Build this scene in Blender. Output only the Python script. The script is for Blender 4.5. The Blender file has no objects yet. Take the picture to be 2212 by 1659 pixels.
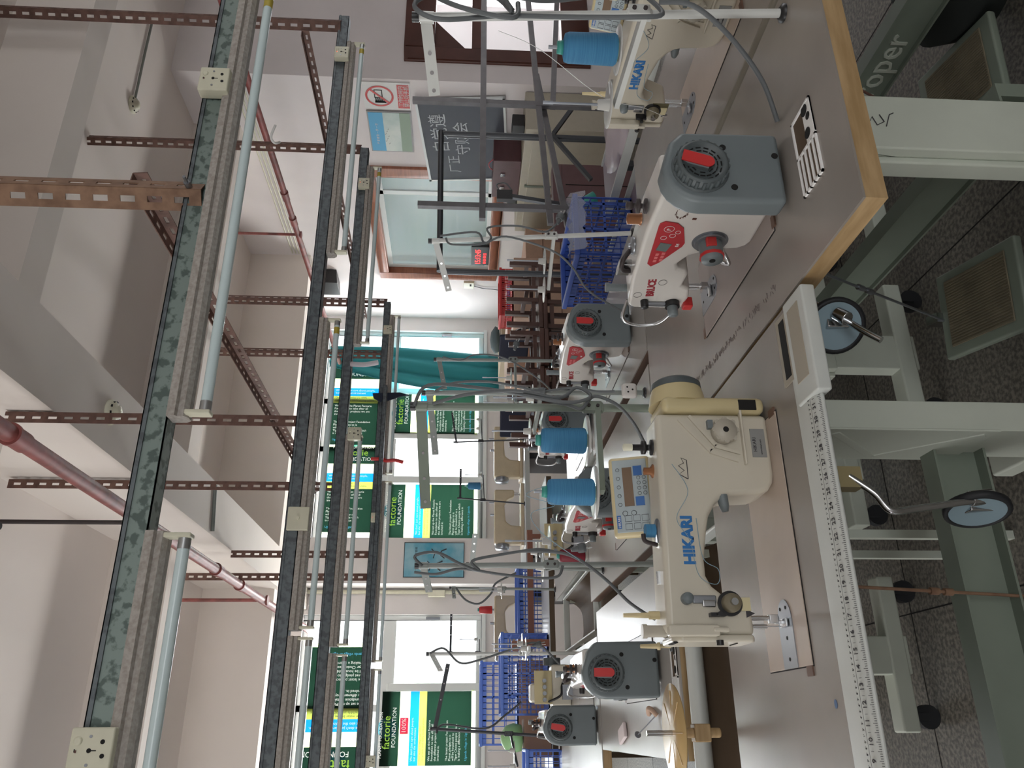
import bpy, math, random
from mathutils import Vector, Matrix
random.seed(7)
S = bpy.context.scene
COL = S.collection
PI = math.pi
def V(*a): return Vector(a)

# ---------------------------------------------------------------- camera (phone held on its side: the picture is turned by 90 degrees)
YAW, PITCH, ROLL = math.radians(23.428), math.radians(3.412), math.radians(0.999)
def cam_axes():
    cy, sy, cp, sp = math.cos(YAW), math.sin(YAW), math.cos(PITCH), math.sin(PITCH)
    f = V(sy*cp, cy*cp, -sp); r = V(cy, -sy, 0); d = f.cross(r)
    cr, sr = math.cos(ROLL), math.sin(ROLL)
    return cr*r - sr*d, cr*d + sr*r, f
_r, _d, _f = cam_axes()
cd = bpy.data.cameras.new('camera'); cam = bpy.data.objects.new('camera', cd); COL.objects.link(cam)
M = Matrix.Identity(4)
for i in range(3):
    M[i][0], M[i][1], M[i][2] = _d[i], _r[i], -_f[i]
M.translation = V(0, 0, 1.33)
cam.matrix_world = M
cd.sensor_width = 36; cd.lens = 36*1720/2212; cd.clip_start = .02; cd.clip_end = 100
S.camera = cam

# ---------------------------------------------------------------- light and exposure
S.view_settings.view_transform = 'Standard'; S.view_settings.look = 'None'
S.view_settings.gamma = 1; S.view_settings.exposure = 0.46
S.view_settings.use_curve_mapping = False
W = bpy.data.worlds.new('sky'); S.world = W; W.use_nodes = True
W.node_tree.nodes['Background'].inputs[0].default_value = (.93, .97, 1, 1)
W.node_tree.nodes['Background'].inputs[1].default_value = 2.2
def area(name, loc, look, sx, sy, power, color=(1, 1, 1), spread=180):
    l = bpy.data.lights.new(name, 'AREA'); l.shape = 'RECTANGLE'; l.size = sx; l.size_y = sy
    l.energy = power; l.color = color; l.spread = math.radians(spread)
    o = bpy.data.objects.new(name, l); COL.objects.link(o); o.location = loc
    o.rotation_euler = Vector(look).to_track_quat('-Z', 'Y').to_euler()
    return o
area('daylight_window_right', (3.2, 9.35, 2.0), (0, -1, -.02), 3.0, 2.4, 150, (.93, .97, 1), 125)
area('daylight_window_left', (0.1, 9.35, 2.0), (0, -1, -.02), 3.2, 2.4, 150, (.93, .97, 1), 125)
area('bounce_fill_right', (3.2, 9.9, .3), (-.1, -1, .75), 3.0, 1.6, 410, (1, .96, .92), 120)     # added lamp imitating bounce off the ground outside, to brighten the ceiling
area('bounce_fill_left', (0.1, 9.9, .3), (.15, -1, .75), 3.2, 1.6, 340, (1, .97, .92), 120)  # the same added upward fill on the left
area('fill_light_back', (-.4, -5.3, 1.9), (0, 1, -.25), 4.4, 1.9, 26, (1, .95, .9))  # added fill behind the camera for surfaces facing it; its window is unseen
area('fill_light_left', (-5.3, 2.5, 1.9), (1, 0, -.1), 4.4, 1.9, 72, (1, .96, .92))  # added side fill, set in an unseen opening of the left wall
area('fill_light_right', (7.45, 1.2, 1.9), (-1, .1, -.2), 5.0, 1.9, 38, (1, .95, .92))  # added fill from the unseen right side, lifts the ceiling and far beam
area('light_next_room', (5.75, 6.8, 1.9), (-1, 0, -.1), 1.9, 1.5, 30, (.9, .97, 1))
area('light_behind_door', (5.5, 5.35, 1.2), (0, -1, 0), 1.4, 1.8, 40, (.93, .97, 1))

# ---------------------------------------------------------------- materials
MATS = {}
def srgb(c):
    return tuple((x/255/12.92 if x/255 <= .04045 else ((x/255+.055)/1.055)**2.4) for x in c)
def mat(name, c, rough=.5, metal=0, noise=0, nscale=20, c2=None, spec=.5, alpha=1, trans=0, coat=0, bump=0, emit=0, thr=None, stretch=None):
    if name in MATS: return MATS[name]
    m = bpy.data.materials.new(name); m.use_nodes = True; nt = m.node_tree
    b = nt.nodes['Principled BSDF']; col = srgb(c)
    b.inputs['Base Color'].default_value = (*col, 1); b.inputs['Roughness'].default_value = rough
    b.inputs['Metallic'].default_value = metal; b.inputs['Specular IOR Level'].default_value = spec
    b.inputs['Alpha'].default_value = alpha; b.inputs['Transmission Weight'].default_value = trans
    b.inputs['Coat Weight'].default_value = coat
    if emit:
        b.inputs['Emission Color'].default_value = (*col, 1); b.inputs['Emission Strength'].default_value = emit
    if noise or c2 or bump:
        tc = nt.nodes.new('ShaderNodeTexCoord'); n = nt.nodes.new('ShaderNodeTexNoise')
        n.inputs['Scale'].default_value = nscale; n.inputs['Detail'].default_value = 5
        src = tc.outputs['Object']
        if stretch:
            mp = nt.nodes.new('ShaderNodeMapping'); mp.inputs['Scale'].default_value = stretch
            nt.links.new(src, mp.inputs['Vector']); src = mp.outputs['Vector']
        nt.links.new(src, n.inputs['Vector'])
        if noise or c2:
            r = nt.nodes.new('ShaderNodeValToRGB')
            k = srgb(c2) if c2 else tuple(max(0, x*(1-noise)) for x in col)
            lo, hi = thr or (.35, .65)
            r.color_ramp.elements[0].position = lo; r.color_ramp.elements[1].position = hi
            r.color_ramp.elements[0].color = (*k, 1); r.color_ramp.elements[1].color = (*col, 1)
            nt.links.new(n.outputs['Fac'], r.inputs[0]); nt.links.new(r.outputs[0], b.inputs['Base Color'])
        if bump:
            bp = nt.nodes.new('ShaderNodeBump'); bp.inputs['Strength'].default_value = bump
            bp.inputs['Distance'].default_value = .01
            nt.links.new(n.outputs['Fac'], bp.inputs['Height']); nt.links.new(bp.outputs[0], b.inputs['Normal'])
    MATS[name] = m
    return m
wallm = mat('wall_paint', (232, 226, 226), .85, noise=.06, nscale=2.5)
wallg = mat('wall_far_paint', (224, 220, 219), .85, noise=.06, nscale=2)
ceilm = mat('ceiling_paint', (240, 232, 226), .9, noise=.07, nscale=1.2, stretch=(1, .4, 1))
beamm = mat('beam_paint', (226, 218, 211), .9, noise=.06, nscale=1.5)
floorm = mat('floor_terrazzo', (122, 117, 108), .55, c2=(76, 74, 68), nscale=90, thr=(.4, .62))
winm = mat('window_frame_white', (222, 228, 228), .4)
woodred = mat('varnished_red_wood', (168, 108, 84), .35, noise=.25, nscale=6, stretch=(1, 1, 8))
wooddark = mat('dark_red_wood', (92, 52, 42), .4, noise=.3, nscale=6)
galv = mat('galvanised_steel', (128, 143, 138), .45, .35, c2=(84, 98, 94), nscale=42, thr=(.42, .5))
galvd = mat('galvanised_dull', (104, 112, 116), .5, .35, c2=(84, 90, 94), nscale=42, thr=(.42, .55))
dust = mat('dusty_fixture', (174, 169, 163), .7, c2=(152, 145, 137), nscale=110)
tubem = mat('tube_glass', (205, 222, 224), .2, spec=.6)
silver = mat('aluminium_cap', (170, 172, 172), .35, .8)
yellowt = mat('yellow_band', (178, 160, 60), .5)
rust = mat('rusty_red_steel', (114, 84, 74), .6, .1, c2=(84, 60, 52), nscale=25, thr=(.3, .6))
rustb = mat('rusty_brown_steel', (138, 108, 86), .6, .1, c2=(108, 80, 62), nscale=25, thr=(.3, .6))
redpipe = mat('red_pipe', (150, 82, 78), .5, c2=(110, 62, 58), nscale=12)
black = mat('black_plastic', (26, 26, 28), .4)
blackm = mat('dark_iron', (52, 44, 44), .6)
ivory = mat('ivory_plastic', (214, 212, 190), .4, noise=.08, nscale=15)
hole = mat('hole_dark', (14, 13, 12), .8)
lam = mat('table_laminate', (146, 139, 132), .26, noise=.1, nscale=5, spec=.7)
lam2 = mat('table_laminate_pale', (160, 155, 149), .33, noise=.08, nscale=5, spec=.6)
edgew = mat('edge_wood', (178, 150, 110), .5, c2=(154, 126, 86), nscale=5, stretch=(2, 2, 14))
edgered = mat('edge_brown', (104, 78, 64), .5)
edgewhite = mat('edge_white', (198, 202, 198), .4, noise=.05)
stand_m = mat('stand_paint', (190, 196, 184), .45, noise=.08, nscale=8)
stand_g = mat('stand_grey_green', (124, 134, 122), .45, noise=.1, nscale=8)
cream = mat('machine_cream', (204, 198, 182), .35, noise=.05, nscale=8, coat=.2)
creamy = mat('machine_yellow_cream', (200, 186, 144), .35, noise=.05, nscale=8)
white = mat('machine_white', (214, 210, 204), .3, noise=.05, nscale=8, coat=.3)
mgrey = mat('motor_grey', (112, 121, 124), .45, noise=.07, nscale=10)
mgrey2 = mat('motor_grey_dark', (82, 90, 92), .45)
red = mat('signal_red', (200, 52, 52), .4)
redp = mat('panel_red', (176, 46, 54), .35)
lcd = mat('lcd_grey', (104, 114, 112), .3)
chrome = mat('chrome', (200, 202, 204), .18, 1)
steel = mat('steel_plate', (150, 154, 160), .3, .8)
brass = mat('copper_glass', (146, 98, 64), .25, .3)
bluetxt = mat('blue_print', (36, 110, 176), .5)
thread = mat('blue_thread', (66, 130, 170), .75, c2=(52, 114, 156), nscale=60, stretch=(.2, .2, 14))
teal = mat('teal_core', (62, 150, 138), .5)
cablem = mat('grey_cable', (92, 96, 98), .5)
polew = mat('pole_white', (204, 206, 202), .3)
poleg = mat('pole_grey', (132, 138, 134), .35)
discm = mat('clear_grey_plastic', (190, 190, 186), .25)
bluec = mat('blue_crate', (52, 80, 158), .4)
bluec2 = mat('blue_crate_light', (88, 122, 206), .4)
brownt = mat('brown_board', (96, 82, 68), .6, noise=.08, spec=.12)
slingm = mat('olive_sling', (124, 118, 106), .6, noise=.1)
paperm = mat('paper_white', (232, 232, 230), .7)
bagm = mat('clear_bag', (226, 214, 220), .3, alpha=.55)
purple = mat('purple_board', (122, 108, 122), .35)
stoolm = mat('dark_stool_wood', (84, 56, 48), .45, noise=.2)
pinkwood = mat('pale_wood', (204, 170, 148), .5, noise=.1)
rackm = mat('rack_steel', (104, 102, 104), .4, .5, noise=.2)
rackd = mat('rack_dark', (60, 62, 66), .4, .3)
glassm = mat('window_glass', (235, 245, 245), .05, alpha=.12)
rubber = mat('rubber_black', (24, 26, 30), .6)
bpad = mat('pale_blue_metal', (136, 158, 168), .4)
pedalm = mat('pedal_rubber', (120, 112, 92), .8, noise=.3, nscale=14)
boardm = mat('chalkboard', (70, 74, 84), .6, noise=.1, nscale=6)
chalk = mat('chalk', (190, 195, 200), .9)
cabm = mat('metal_cabinet', (184, 178, 162), .5, noise=.05)
tealc = mat('teal_curtain', (46, 138, 146), .8)
inkm = mat('ink', (60, 58, 62), .7)

# ---------------------------------------------------------------- mesh builder
class MB:
    def __init__(s): s.v = []; s.f = []; s.sm = []
    def add(s, vs, fs, smooth=False, M=None):
        n = len(s.v)
        s.v += [tuple(M @ Vector(p)) if M is not None else tuple(p) for p in vs]
        s.f += [tuple(n+i for i in f) for f in fs]; s.sm += [smooth]*len(fs); return s
    def box(s, x0, x1, y0, y1, z0, z1, M=None):
        vs = [(x, y, z) for z in (z0, z1) for y in (y0, y1) for x in (x0, x1)]
        return s.add(vs, [(0, 2, 3, 1), (4, 5, 7, 6), (0, 1, 5, 4), (2, 6, 7, 3), (0, 4, 6, 2), (1, 3, 7, 5)], M=M)
    def bar(s, a, b, w, h, up=(0, 0, 1)):
        a, b = Vector(a), Vector(b); d = (b-a); L = d.length; d.normalize(); up = Vector(up)
        if abs(d.dot(up)) > .99: up = Vector((0, 1, 0))
        x = d.cross(up).normalized(); z = x.cross(d)
        M = Matrix((( x[0], d[0], z[0], a[0]), (x[1], d[1], z[1], a[1]), (x[2], d[2], z[2], a[2]), (0, 0, 0, 1)))
        return s.box(-w/2, w/2, 0, L, -h/2, h/2, M)
    def cyl(s, a, b, r0, r1=None, n=20, cap=True):
        a, b = Vector(a), Vector(b); r1 = r0 if r1 is None else r1
        d = (b-a).normalized(); u = d.orthogonal().normalized(); w = d.cross(u)
        vs = []
        for p, r in ((a, r0), (b, r1)):
            for i in range(n):
                t = 2*PI*i/n; vs.append(p+u*(r*math.cos(t))+w*(r*math.sin(t)))
        fs = [(i, (i+1) % n, n+(i+1) % n, n+i) for i in range(n)]
        s.add(vs, fs, True)
        if cap: s.add(vs, [tuple(range(n-1, -1, -1)), tuple(range(n, 2*n))])
        return s
    def lathe(s, o, prof, axis=(0, 0, 1), n=28):
        o = Vector(o); d = Vector(axis).normalized(); u = d.orthogonal().normalized(); w = d.cross(u)
        vs = []
        for r, h in prof:
            for i in range(n):
                t = 2*PI*i/n; vs.append(o+d*h+u*(r*math.cos(t))+w*(r*math.sin(t)))
        fs = []
        for j in range(len(prof)-1):
            for i in range(n):
                fs.append((j*n+i, j*n+(i+1) % n, (j+1)*n+(i+1) % n, (j+1)*n+i))
        s.add(vs, fs, True)
        k = (len(prof)-1)*n
        if prof[0][0] > 1e-5: s.add(vs, [tuple(range(n-1, -1, -1))])
        if prof[-1][0] > 1e-5: s.add(vs, [tuple(range(k, k+n))])
        return s
    def tube(s, pts, r, n=10, smooth=True, sub=6):
        P = [Vector(p) for p in pts]
        if smooth and len(P) > 2:
            Q = []
            for i in range(len(P)-1):
                p0 = P[max(i-1, 0)]; p1 = P[i]; p2 = P[i+1]; p3 = P[min(i+2, len(P)-1)]
                for k in range(sub):
                    t = k/sub
                    Q.append(.5*((2*p1)+(p2-p0)*t+(2*p0-5*p1+4*p2-p3)*t*t+(3*p1-p0-3*p2+p3)*t**3))
            Q.append(P[-1]); P = Q
        vs = []; u = None
        for i, p in enumerate(P):
            d = (P[min(i+1, len(P)-1)]-P[max(i-1, 0)])
            if d.length < 1e-9: d = Vector((0, 0, 1))
            d.normalize()
            u = d.orthogonal().normalized() if u is None else (u-d*u.dot(d)).normalized()
            w = d.cross(u)
            for k in range(n):
                t = 2*PI*k/n; vs.append(p+u*(r*math.cos(t))+w*(r*math.sin(t)))
        fs = [(i*n+k, i*n+(k+1) % n, (i+1)*n+(k+1) % n, (i+1)*n+k) for i in range(len(P)-1) for k in range(n)]
        s.add(vs, fs, True); m = (len(P)-1)*n
        s.add(vs, [tuple(range(n-1, -1, -1)), tuple(range(m, m+n))])
        return s
    def prism(s, pts, a0, a1, ax='y', M=None):
        def c(p, a):
            return {'y': (p[0], a, p[1]), 'x': (a, p[0], p[1]), 'z': (p[0], p[1], a)}[ax]
        n = len(pts); vs = [c(p, a0) for p in pts]+[c(p, a1) for p in pts]
        fs = [tuple(range(n)), tuple(range(2*n-1, n-1, -1))]+[(i, n+i, n+(i+1) % n, (i+1) % n) for i in range(n)]
        return s.add(vs, fs, M=M)
    def build(s, name, m, parent=None, bevel=0, seg=2, loc=None):
        me = bpy.data.meshes.new(name); me.from_pydata(s.v, [], s.f); me.validate()
        if len(me.polygons) == len(s.sm):
            me.polygons.foreach_set('use_smooth', s.sm)
        import bmesh
        bm = bmesh.new(); bm.from_mesh(me); bmesh.ops.remove_doubles(bm, verts=bm.verts, dist=1e-6) if bevel else None
        bmesh.ops.recalc_face_normals(bm, faces=bm.faces); bm.to_mesh(me); bm.free()
        me.materials.append(m)
        o = bpy.data.objects.new(name, me); COL.objects.link(o)
        if parent is not None: o.parent = parent
        if loc is not None: o.location = loc
        if bevel:
            b = o.modifiers.new('bevel', 'BEVEL'); b.width = bevel; b.segments = seg; b.limit_method = 'ANGLE'
            b.angle_limit = math.radians(35); b.harden_normals = False
            for p in me.polygons: p.use_smooth = True
            e = o.modifiers.new('ws', 'WEIGHTED_NORMAL')
        return o
def tag(o, label, cat, group=None, kind=None):
    o['label'] = label; o['category'] = cat
    if group: o['group'] = group
    if kind: o['kind'] = kind
    return o
def thing(name, label, cat, loc=(0, 0, 0), rz=0, group=None):
    o = bpy.data.objects.new(name, None); COL.objects.link(o); o.location = loc; o.rotation_euler = (0, 0, rz)
    o.empty_display_size = .1
    return tag(o, label, cat, group)
def struct(o): o['kind'] = 'structure'; return o
def text(name, s_, size, org, right, up, m, parent=None, depth=.0004, align='LEFT', bold=0):
    cu = bpy.data.curves.new(name, 'FONT'); cu.body = s_; cu.size = size; cu.extrude = depth; cu.align_x = align
    cu.offset = bold; cu.resolution_u = 2
    t = bpy.data.objects.new(name, cu); COL.objects.link(t)
    dg = bpy.context.evaluated_depsgraph_get(); me = bpy.data.meshes.new_from_object(t.evaluated_get(dg))
    bpy.data.objects.remove(t); bpy.data.curves.remove(cu)
    r = Vector(right).normalized(); u = Vector(up); u = (u-r*u.dot(r)).normalized(); n = r.cross(u)
    M = Matrix(((r[0], u[0], n[0], org[0]), (r[1], u[1], n[1], org[1]), (r[2], u[2], n[2], org[2]), (0, 0, 0, 1)))
    me.transform(M); me.materials.clear(); me.materials.append(m)
    o = bpy.data.objects.new(name, me); COL.objects.link(o)
    if parent is not None: o.parent = parent
    return o

XR, YF, ZC = 4.73, 8.87, 3.66
# ================================================================= THE ROOM
struct(MB().box(-5, 7.2, -5, YF+.2, -.1, 0).build('floor', floorm))
struct(MB().box(-5, 7.2, -5, YF+.2, ZC, ZC+.15).build('ceiling', ceilm))
def wall_holes(name, along, a0, a1, t0, t1, z1, holes, m):
    """a wall with rectangular openings: holes = (a0,a1,z0,z1)"""
    b = MB()
    def bx(p, q, za, zb):
        if q-p < 1e-4 or zb-za < 1e-4: return
        if along == 'x': b.box(p, q, t0, t1, za, zb)
        else: b.box(t0, t1, p, q, za, zb)
    cur = a0
    for h in sorted(holes):
        bx(cur, h[0], 0, z1); bx(h[0], h[1], 0, h[2]); bx(h[0], h[1], h[3], z1); cur = h[1]
    bx(cur, a1, 0, z1)
    return struct(b.build(name, m))
W1 = (1.90, 4.54, 1.10, 3.00); W2 = (-1.9, 1.13, 1.10, 3.00)
wall_holes('wall_far', 'x', -5, 6.2, YF, YF+.22, ZC, [W1, W2], wallg)
IW = (6.03, 7.83, 1.05, 2.24); DO = (2.9, 4.59, .35, 1.92)
wall_holes('wall_right', 'y', 5.0, YF, XR, XR+.15, ZC, [(IW[0], IW[1], IW[2], IW[3])], wallm)
DR = (4.92, 5.95, .35, 1.86)
wall_holes('wall_front_right', 'x', XR, 7.2, 4.88, 5.0, ZC, [DR], wallm)
wall_holes('wall_side_right', 'y', -5, 4.88, 7.1, 7.2, ZC, [(-1.3, 3.7, .9, 2.9)], wallm)
wall_holes('wall_left', 'y', -5, YF, -5.1, -5, ZC, [(.5, 4.5, 1, 2.9)], wallm)
wall_holes('wall_back', 'x', -5, 7.2, -5.1, -5, ZC, [(-2.4, 1.8, 1, 2.9)], wallm)
wall_holes('wall_next_room', 'y', 1, YF, 6.1, 6.2, ZC, [], wallm)
struct(MB().box(-5, 7.1, 3.12, 3.31, 3.27, ZC).build('trim_2', beamm))                 # cross beams
struct(MB().box(-5, XR, 5.48, 5.7, 3.27, ZC).build('trim_3', beamm))
struct(MB().box(-5, XR, 7.5, 7.72, 3.02, ZC).build('trim_4', beamm))
struct(MB().box(1.18, 1.52, -5, YF, 2.97, ZC).build('trim_5', beamm))                 # long beam
struct(MB().box(1.40, 1.88, YF-.34, YF, 0, ZC).build('trim_6', wallg))                # pier between windows
struct(MB().box(1.88, 4.56, YF-.02, YF+.1, 1.06, 1.10).build('trim_7', winm)); struct(MB().box(-1.9, 1.15, YF-.02, YF+.1, 1.06, 1.10).build('trim_8', winm))

def window(name, x0, x1, z0, z1, zt, mulls, tops, panes):
    f = MB(); y0, y1 = YF+.05, YF+.13; w = .06
    f.box(x0, x0+w, y0, y1, z0, z1).box(x1-w, x1, y0, y1, z0, z1).box(x0+w, x1-w, y0, y1, z0, z0+w).box(x0+w, x1-w, y0, y1, z1-w, z1)
    f.box(x0+w, x1-w, y0+.002, y1-.002, zt-.07, zt+.07)
    root = struct(f.build(name, winm, bevel=.006))
    for x in mulls: MB().box(x-.04, x+.04, y0-.01, y1-.01, z0, zt).build('mullion', winm, root, bevel=.004)
    for x in tops: MB().box(x-.035, x+.035, y0, y1-.01, zt, z1).build('mullion', winm, root, bevel=.004)
    for a, b in panes: MB().box(a, b, y0+.045, y0+.05, z0+.03, z1-.03).build('pane', glassm, root)
    return root
window('window_1', W1[0], W1[1], 1.1, 3.0, 2.19, [2.64, 3.18, 3.74], [3.0, 3.6], [(1.93, 3.18), (3.18, 4.51)])
window('window_2', W2[0], W2[1], 1.1, 3.0, 2.08, [-.42, .40], [.2, -.6], [(-1.87, -.4), (-.4, 1.10)])
# latch grips on the sashes
gr = MB(); gr.box(4.49, 4.515, YF+.03, YF+.05, 1.5, 1.62).build('handle', steel, bpy.data.objects['window_1'])
MB().box(1.08, 1.105, YF+.03, YF+.05, 1.55, 1.7).build('handle', steel, bpy.data.objects['window_2'])

# interior window in the right wall
f = MB(); x0, x1 = XR-.03, XR+.12; a, b, z0, z1 = 5.95, 7.9, .99, 2.30
for (p, q, r_, s_) in ((a, a+.13, z0, z1), (b-.13, b, z0, z1), (a+.13, b-.13, z0, z0+.10), (a+.13, b-.13, z1-.10, z1)):
    f.box(x0, x1, p, q, r_, s_)
iw = struct(f.build('window_3', woodred, bevel=.008))
f = MB()
for (p, q, r_, s_) in ((6.07, 6.13, 1.08, 2.2), (7.71, 7.77, 1.08, 2.2), (6.13, 7.71, 1.08, 1.13), (6.13, 7.71, 2.15, 2.2)):
    f.box(XR+.05, XR+.09, p, q, r_, s_)
f.box(XR+.05, XR+.09, 6.38, 6.44, 1.1, 2.2)
f.build('sash', winm, iw)
MB().box(XR+.06, XR+.065, 6.1, 7.74, 1.1, 2.18).build('pane', mat('hazy_glass', (188, 206, 206), .25, alpha=.55), iw)
blind = thing('roller_blind', 'pale grey-blue blind hanging behind the wood-framed inner window', 'blind', (XR+.162, 6.85, 1.0))
bl = MB()
for k in range(14): bl.box(-.01, .01, -.6, .75, .1+k*.085, .17+k*.085)
bl.build('slats', mat('blind_fabric', (176, 190, 190), .8), blind)
MB().box(-.03, .03, -.62, .77, 1.29, 1.34).build('head_rail', winm, blind)

# brown door with bright panes in the wall facing the camera, far right
f = MB(); y0, y1 = 4.86, 4.98
for (p, q, r_, s_) in ((4.92, 5.07, .35, 1.86), (5.80, 5.95, .35, 1.86), (5.07, 5.80, 1.62, 1.86), (5.07, 5.80, .35, .58), (5.07, 5.80, 1.22, 1.32)):
    f.box(p, q, y0, y1, r_, s_)
dr = struct(f.build('door_1', wooddark, bevel=.01))
MB().box(4.935, 4.955, 4.853, 4.862, .4, 1.83).build('moulding', wooddark, dr)
MB().box(5.07, 5.80, 4.93, 4.935, .58, 1.62).build('pane', glassm, dr)
MB().prism([(5.07, 1.32), (5.42, 1.62), (5.07, 1.62)], 4.925, 4.945, 'y').build('corner_board', wooddark, dr)

# ================================================================= CEILING GEAR
def perforated(mb, a, b, w, side, slot=.034, pitch=.062, t=.003):
    """angle iron with slotted flanges from a to b; side = two unit directions of the flanges"""
    a, b = Vector(a), Vector(b); d = b-a; L = d.length; d.normalize(); n = int(L/pitch)
    for s_ in side:
        s_ = Vector(s_).normalized(); nn = d.cross(s_).normalized()
        def slab(l0, l1, w0, w1):
            M = Matrix(((d[0], s_[0], nn[0], a[0]), (d[1], s_[1], nn[1], a[1]), (d[2], s_[2], nn[2], a[2]), (0, 0, 0, 1)))
            mb.box(l0, l1, w0, w1, -t/2, t/2, M)
        slab(0, L, 0, w*.36); slab(0, L, w*.64, w)
        for i in range(n+1):
            l0 = i*pitch; l1 = min(L, l0+pitch-slot)
            if l1 > l0: slab(l0, l1, w*.36, w*.64)
    return mb
def hanger(loc, ztop, w, m, label, s1=(-.82, .57, 0), s2=(.82, .57, 0)):
    o = perforated(MB(), (0, 0, 0), (0, 0, ztop-loc[2]), w, (s1, s2)).build('slotted_hanger', m, loc=loc)
    return tag(o, label, 'hanger', 'slotted angle hangers of the lamp tracks')
hanger((3.27, 3.0, 1.985), 3.66, .05, rust, 'rust-brown slotted hanger at the right end of the second track')
hanger((3.335, 4.02, 2.0), 3.66, .045, rust, 'rust-brown slotted hanger by the elbow of the third track')
hanger((1.165, 1.575, 1.955), 3.27, .05, rustb, 'large light-brown slotted hanger bolted to the nearest track')
hanger((3.245, 5.82, 1.98), 3.66, .05, rust, 'slotted hanger holding the right end of the farthest track')
hanger((2.77, 5.82, 1.98), 3.66, .045, rust, 'slotted hanger beside the teal curtain on the farthest track')
hanger((1.172, 3.07, 1.99), 3.15, .045, rust, 'slotted hanger fixed to the side of the long ceiling beam', s1=(-1, 0, 0), s2=(0, 1, 0))
hanger((1.165, 4.0, 1.96), 3.6, .045, rust, 'slotted hanger crossing in front of the upright long beam near the red rag', s1=(-1, 0, 0), s2=(0, 1, 0))
hanger((1.18, 5.8, 2.0), 2.97, .05, rust, 'short slotted hanger right of the fire pipe, on the farthest track', s1=(-1, 0, 0), s2=(0, 1, 0))
hanger((1.02, 5.8, 2.0), 3.27, .05, rust, 'slotted hanger just left of the short one on the farthest track', s1=(-1, 0, 0), s2=(0, 1, 0))
bolt = MB().cyl((1.175, 1.56, 1.985), (1.175, 1.59, 1.985), .008, n=6).cyl((1.175, 1.54, 1.985), (1.175, 1.56, 1.985), .004, n=8)
bolt.build('bolt', steel)
bo = bpy.data.objects['bolt']; bo.parent = bpy.data.objects['slotted_hanger.002']; bo.location = (-1.165, -1.575, -1.955)
o = perforated(MB(), (0, 0, 0), (-.04, 2.9, 0), .036, ((-1, 0, .1), (0.1, 0, -1)), slot=.03, pitch=.055).build('slotted_rail', rust, loc=(1.333, 1.74, 2.2)); tag(o, 'slotted rail running away between the nearest and second track', 'rail', 'slotted rails tying the tracks')
MB().box(-.19, .0, 2.24, 2.25, -.03, -.002).build('cleat', rust, o)
o = perforated(MB(), (0, 0, 0), (-.1, 2.85, 0), .036, ((-1, 0, 0), (0, 0, -1)), slot=.03, pitch=.055).build('slotted_rail', rust, loc=(3.2, 3.0, 2.17)); tag(o, 'slotted rail running away from the second track on the right', 'rail', 'slotted rails tying the tracks')

def channel(x0, x1, Y, m, label, z=2.0, h=.052, w=.05):
    b = MB(); t = .003
    b.box(x0, x1, Y-w/2, Y-w/2+t, z-h, z).box(x0, x1, Y+w/2-t, Y+w/2, z-h, z).box(x0, x1, Y-w/2, Y+w/2, z-h, z-h+t)
    b.box(x0, x1, Y-w/2, Y-w/2+.012, z-t, z).box(x0, x1, Y+w/2-.012, Y+w/2, z-t, z)
    r = thing('cable_channel', label, 'cable channel', (0, 0, 0), group='galvanised cable channels overhead')
    b.build('trough', m, r)
    b2 = MB().box(x0, x1, Y-w/2-.004, Y-w/2-.001, z-.012, z-.004); b2.build('lip', galvd, r)
    return r
channel(-1.2, 3.2, 1.62, galv, 'mottled galvanised channel nearest to the camera')
channel(-1.0, 3.34, 3.05, galvd, 'second galvanised channel from the front')
channel(-1.0, 3.31, 4.02, galvd, 'third galvanised channel, turned up into an elbow at its right end')
channel(-1.2, 3.23, 5.82, galvd, 'farthest galvanised channel, across the window view')
channel(-1.2, 2.4, 5.62, galvd, 'low galvanised channel in front of the farthest one', z=1.945, h=.03)
def batten(x0, x1, Y, z, label, yband=False, nch=2):
    """fluorescent fitting: housing under the channel, sockets and a tube in front of it"""
    r = thing('fluorescent_fixture', label, 'light fixture', (0, 0, 0), group='fluorescent batten lights')
    h = MB(); pr = [(Y-.022, z), (Y-.026, z-.018), (Y-.016, z-.021), (Y-.020, z-.034), (Y-.008, z-.042), (Y+.012, z-.042), (Y+.022, z-.03), (Y+.024, z)]
    h.prism(pr, x0, x1, 'x'); h.build('housing', dust, r)
    ty, tz = Y-.012, z-.075
    MB().cyl((x0+.035, ty, tz), (x1-.035, ty, tz), .0115, n=24).build('tube', tubem, r)
    for xa, xb in ((x0+.012, x0+.035), (x1-.035, x1-.012)):
        MB().cyl((xa, ty, tz), (xb+.0, ty, tz), .0122, n=24).build('tube_cap', silver, r)
    for xx in (x0+.004, x1-.014):
        MB().box(xx, xx+.010, ty-.014, ty+.014, tz-.014, z-.036).build('lamp_holder', ivory, r, bevel=.003)
    if yband: MB().cyl((x1-.075, ty, tz), (x1-.045, ty, tz), .0119, n=24).build('colour_band', yellowt, r)
    return r
batten(.60, 1.84, 1.60, 1.946, 'fluorescent fitting with a yellow band under the nearest channel, right of centre', True)
batten(-.9, .36, 1.60, 1.946, 'dusty fluorescent fitting under the nearest channel, left part')
batten(1.92, 3.16, 3.04, 1.946, 'fluorescent fitting at the right end of the second channel', True)
batten(.33, 1.60, 3.04, 1.946, 'fluorescent fitting in the middle of the second channel', True)
batten(-.95, .31, 3.04, 1.946, 'fluorescent fitting on the left of the second channel')
batten(1.95, 3.16, 4.0, 1.946, 'fluorescent fitting at the right end of the third channel', True)
batten(.36, 1.42, 4.0, 1.946, 'fluorescent fitting in the middle of the third channel')
batten(-.95, .33, 4.0, 1.946, 'fluorescent fitting on the left of the third channel')
batten(1.75, 3.1, 5.8, 1.946, 'fluorescent fitting on the farthest channel beside the curtain')
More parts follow.
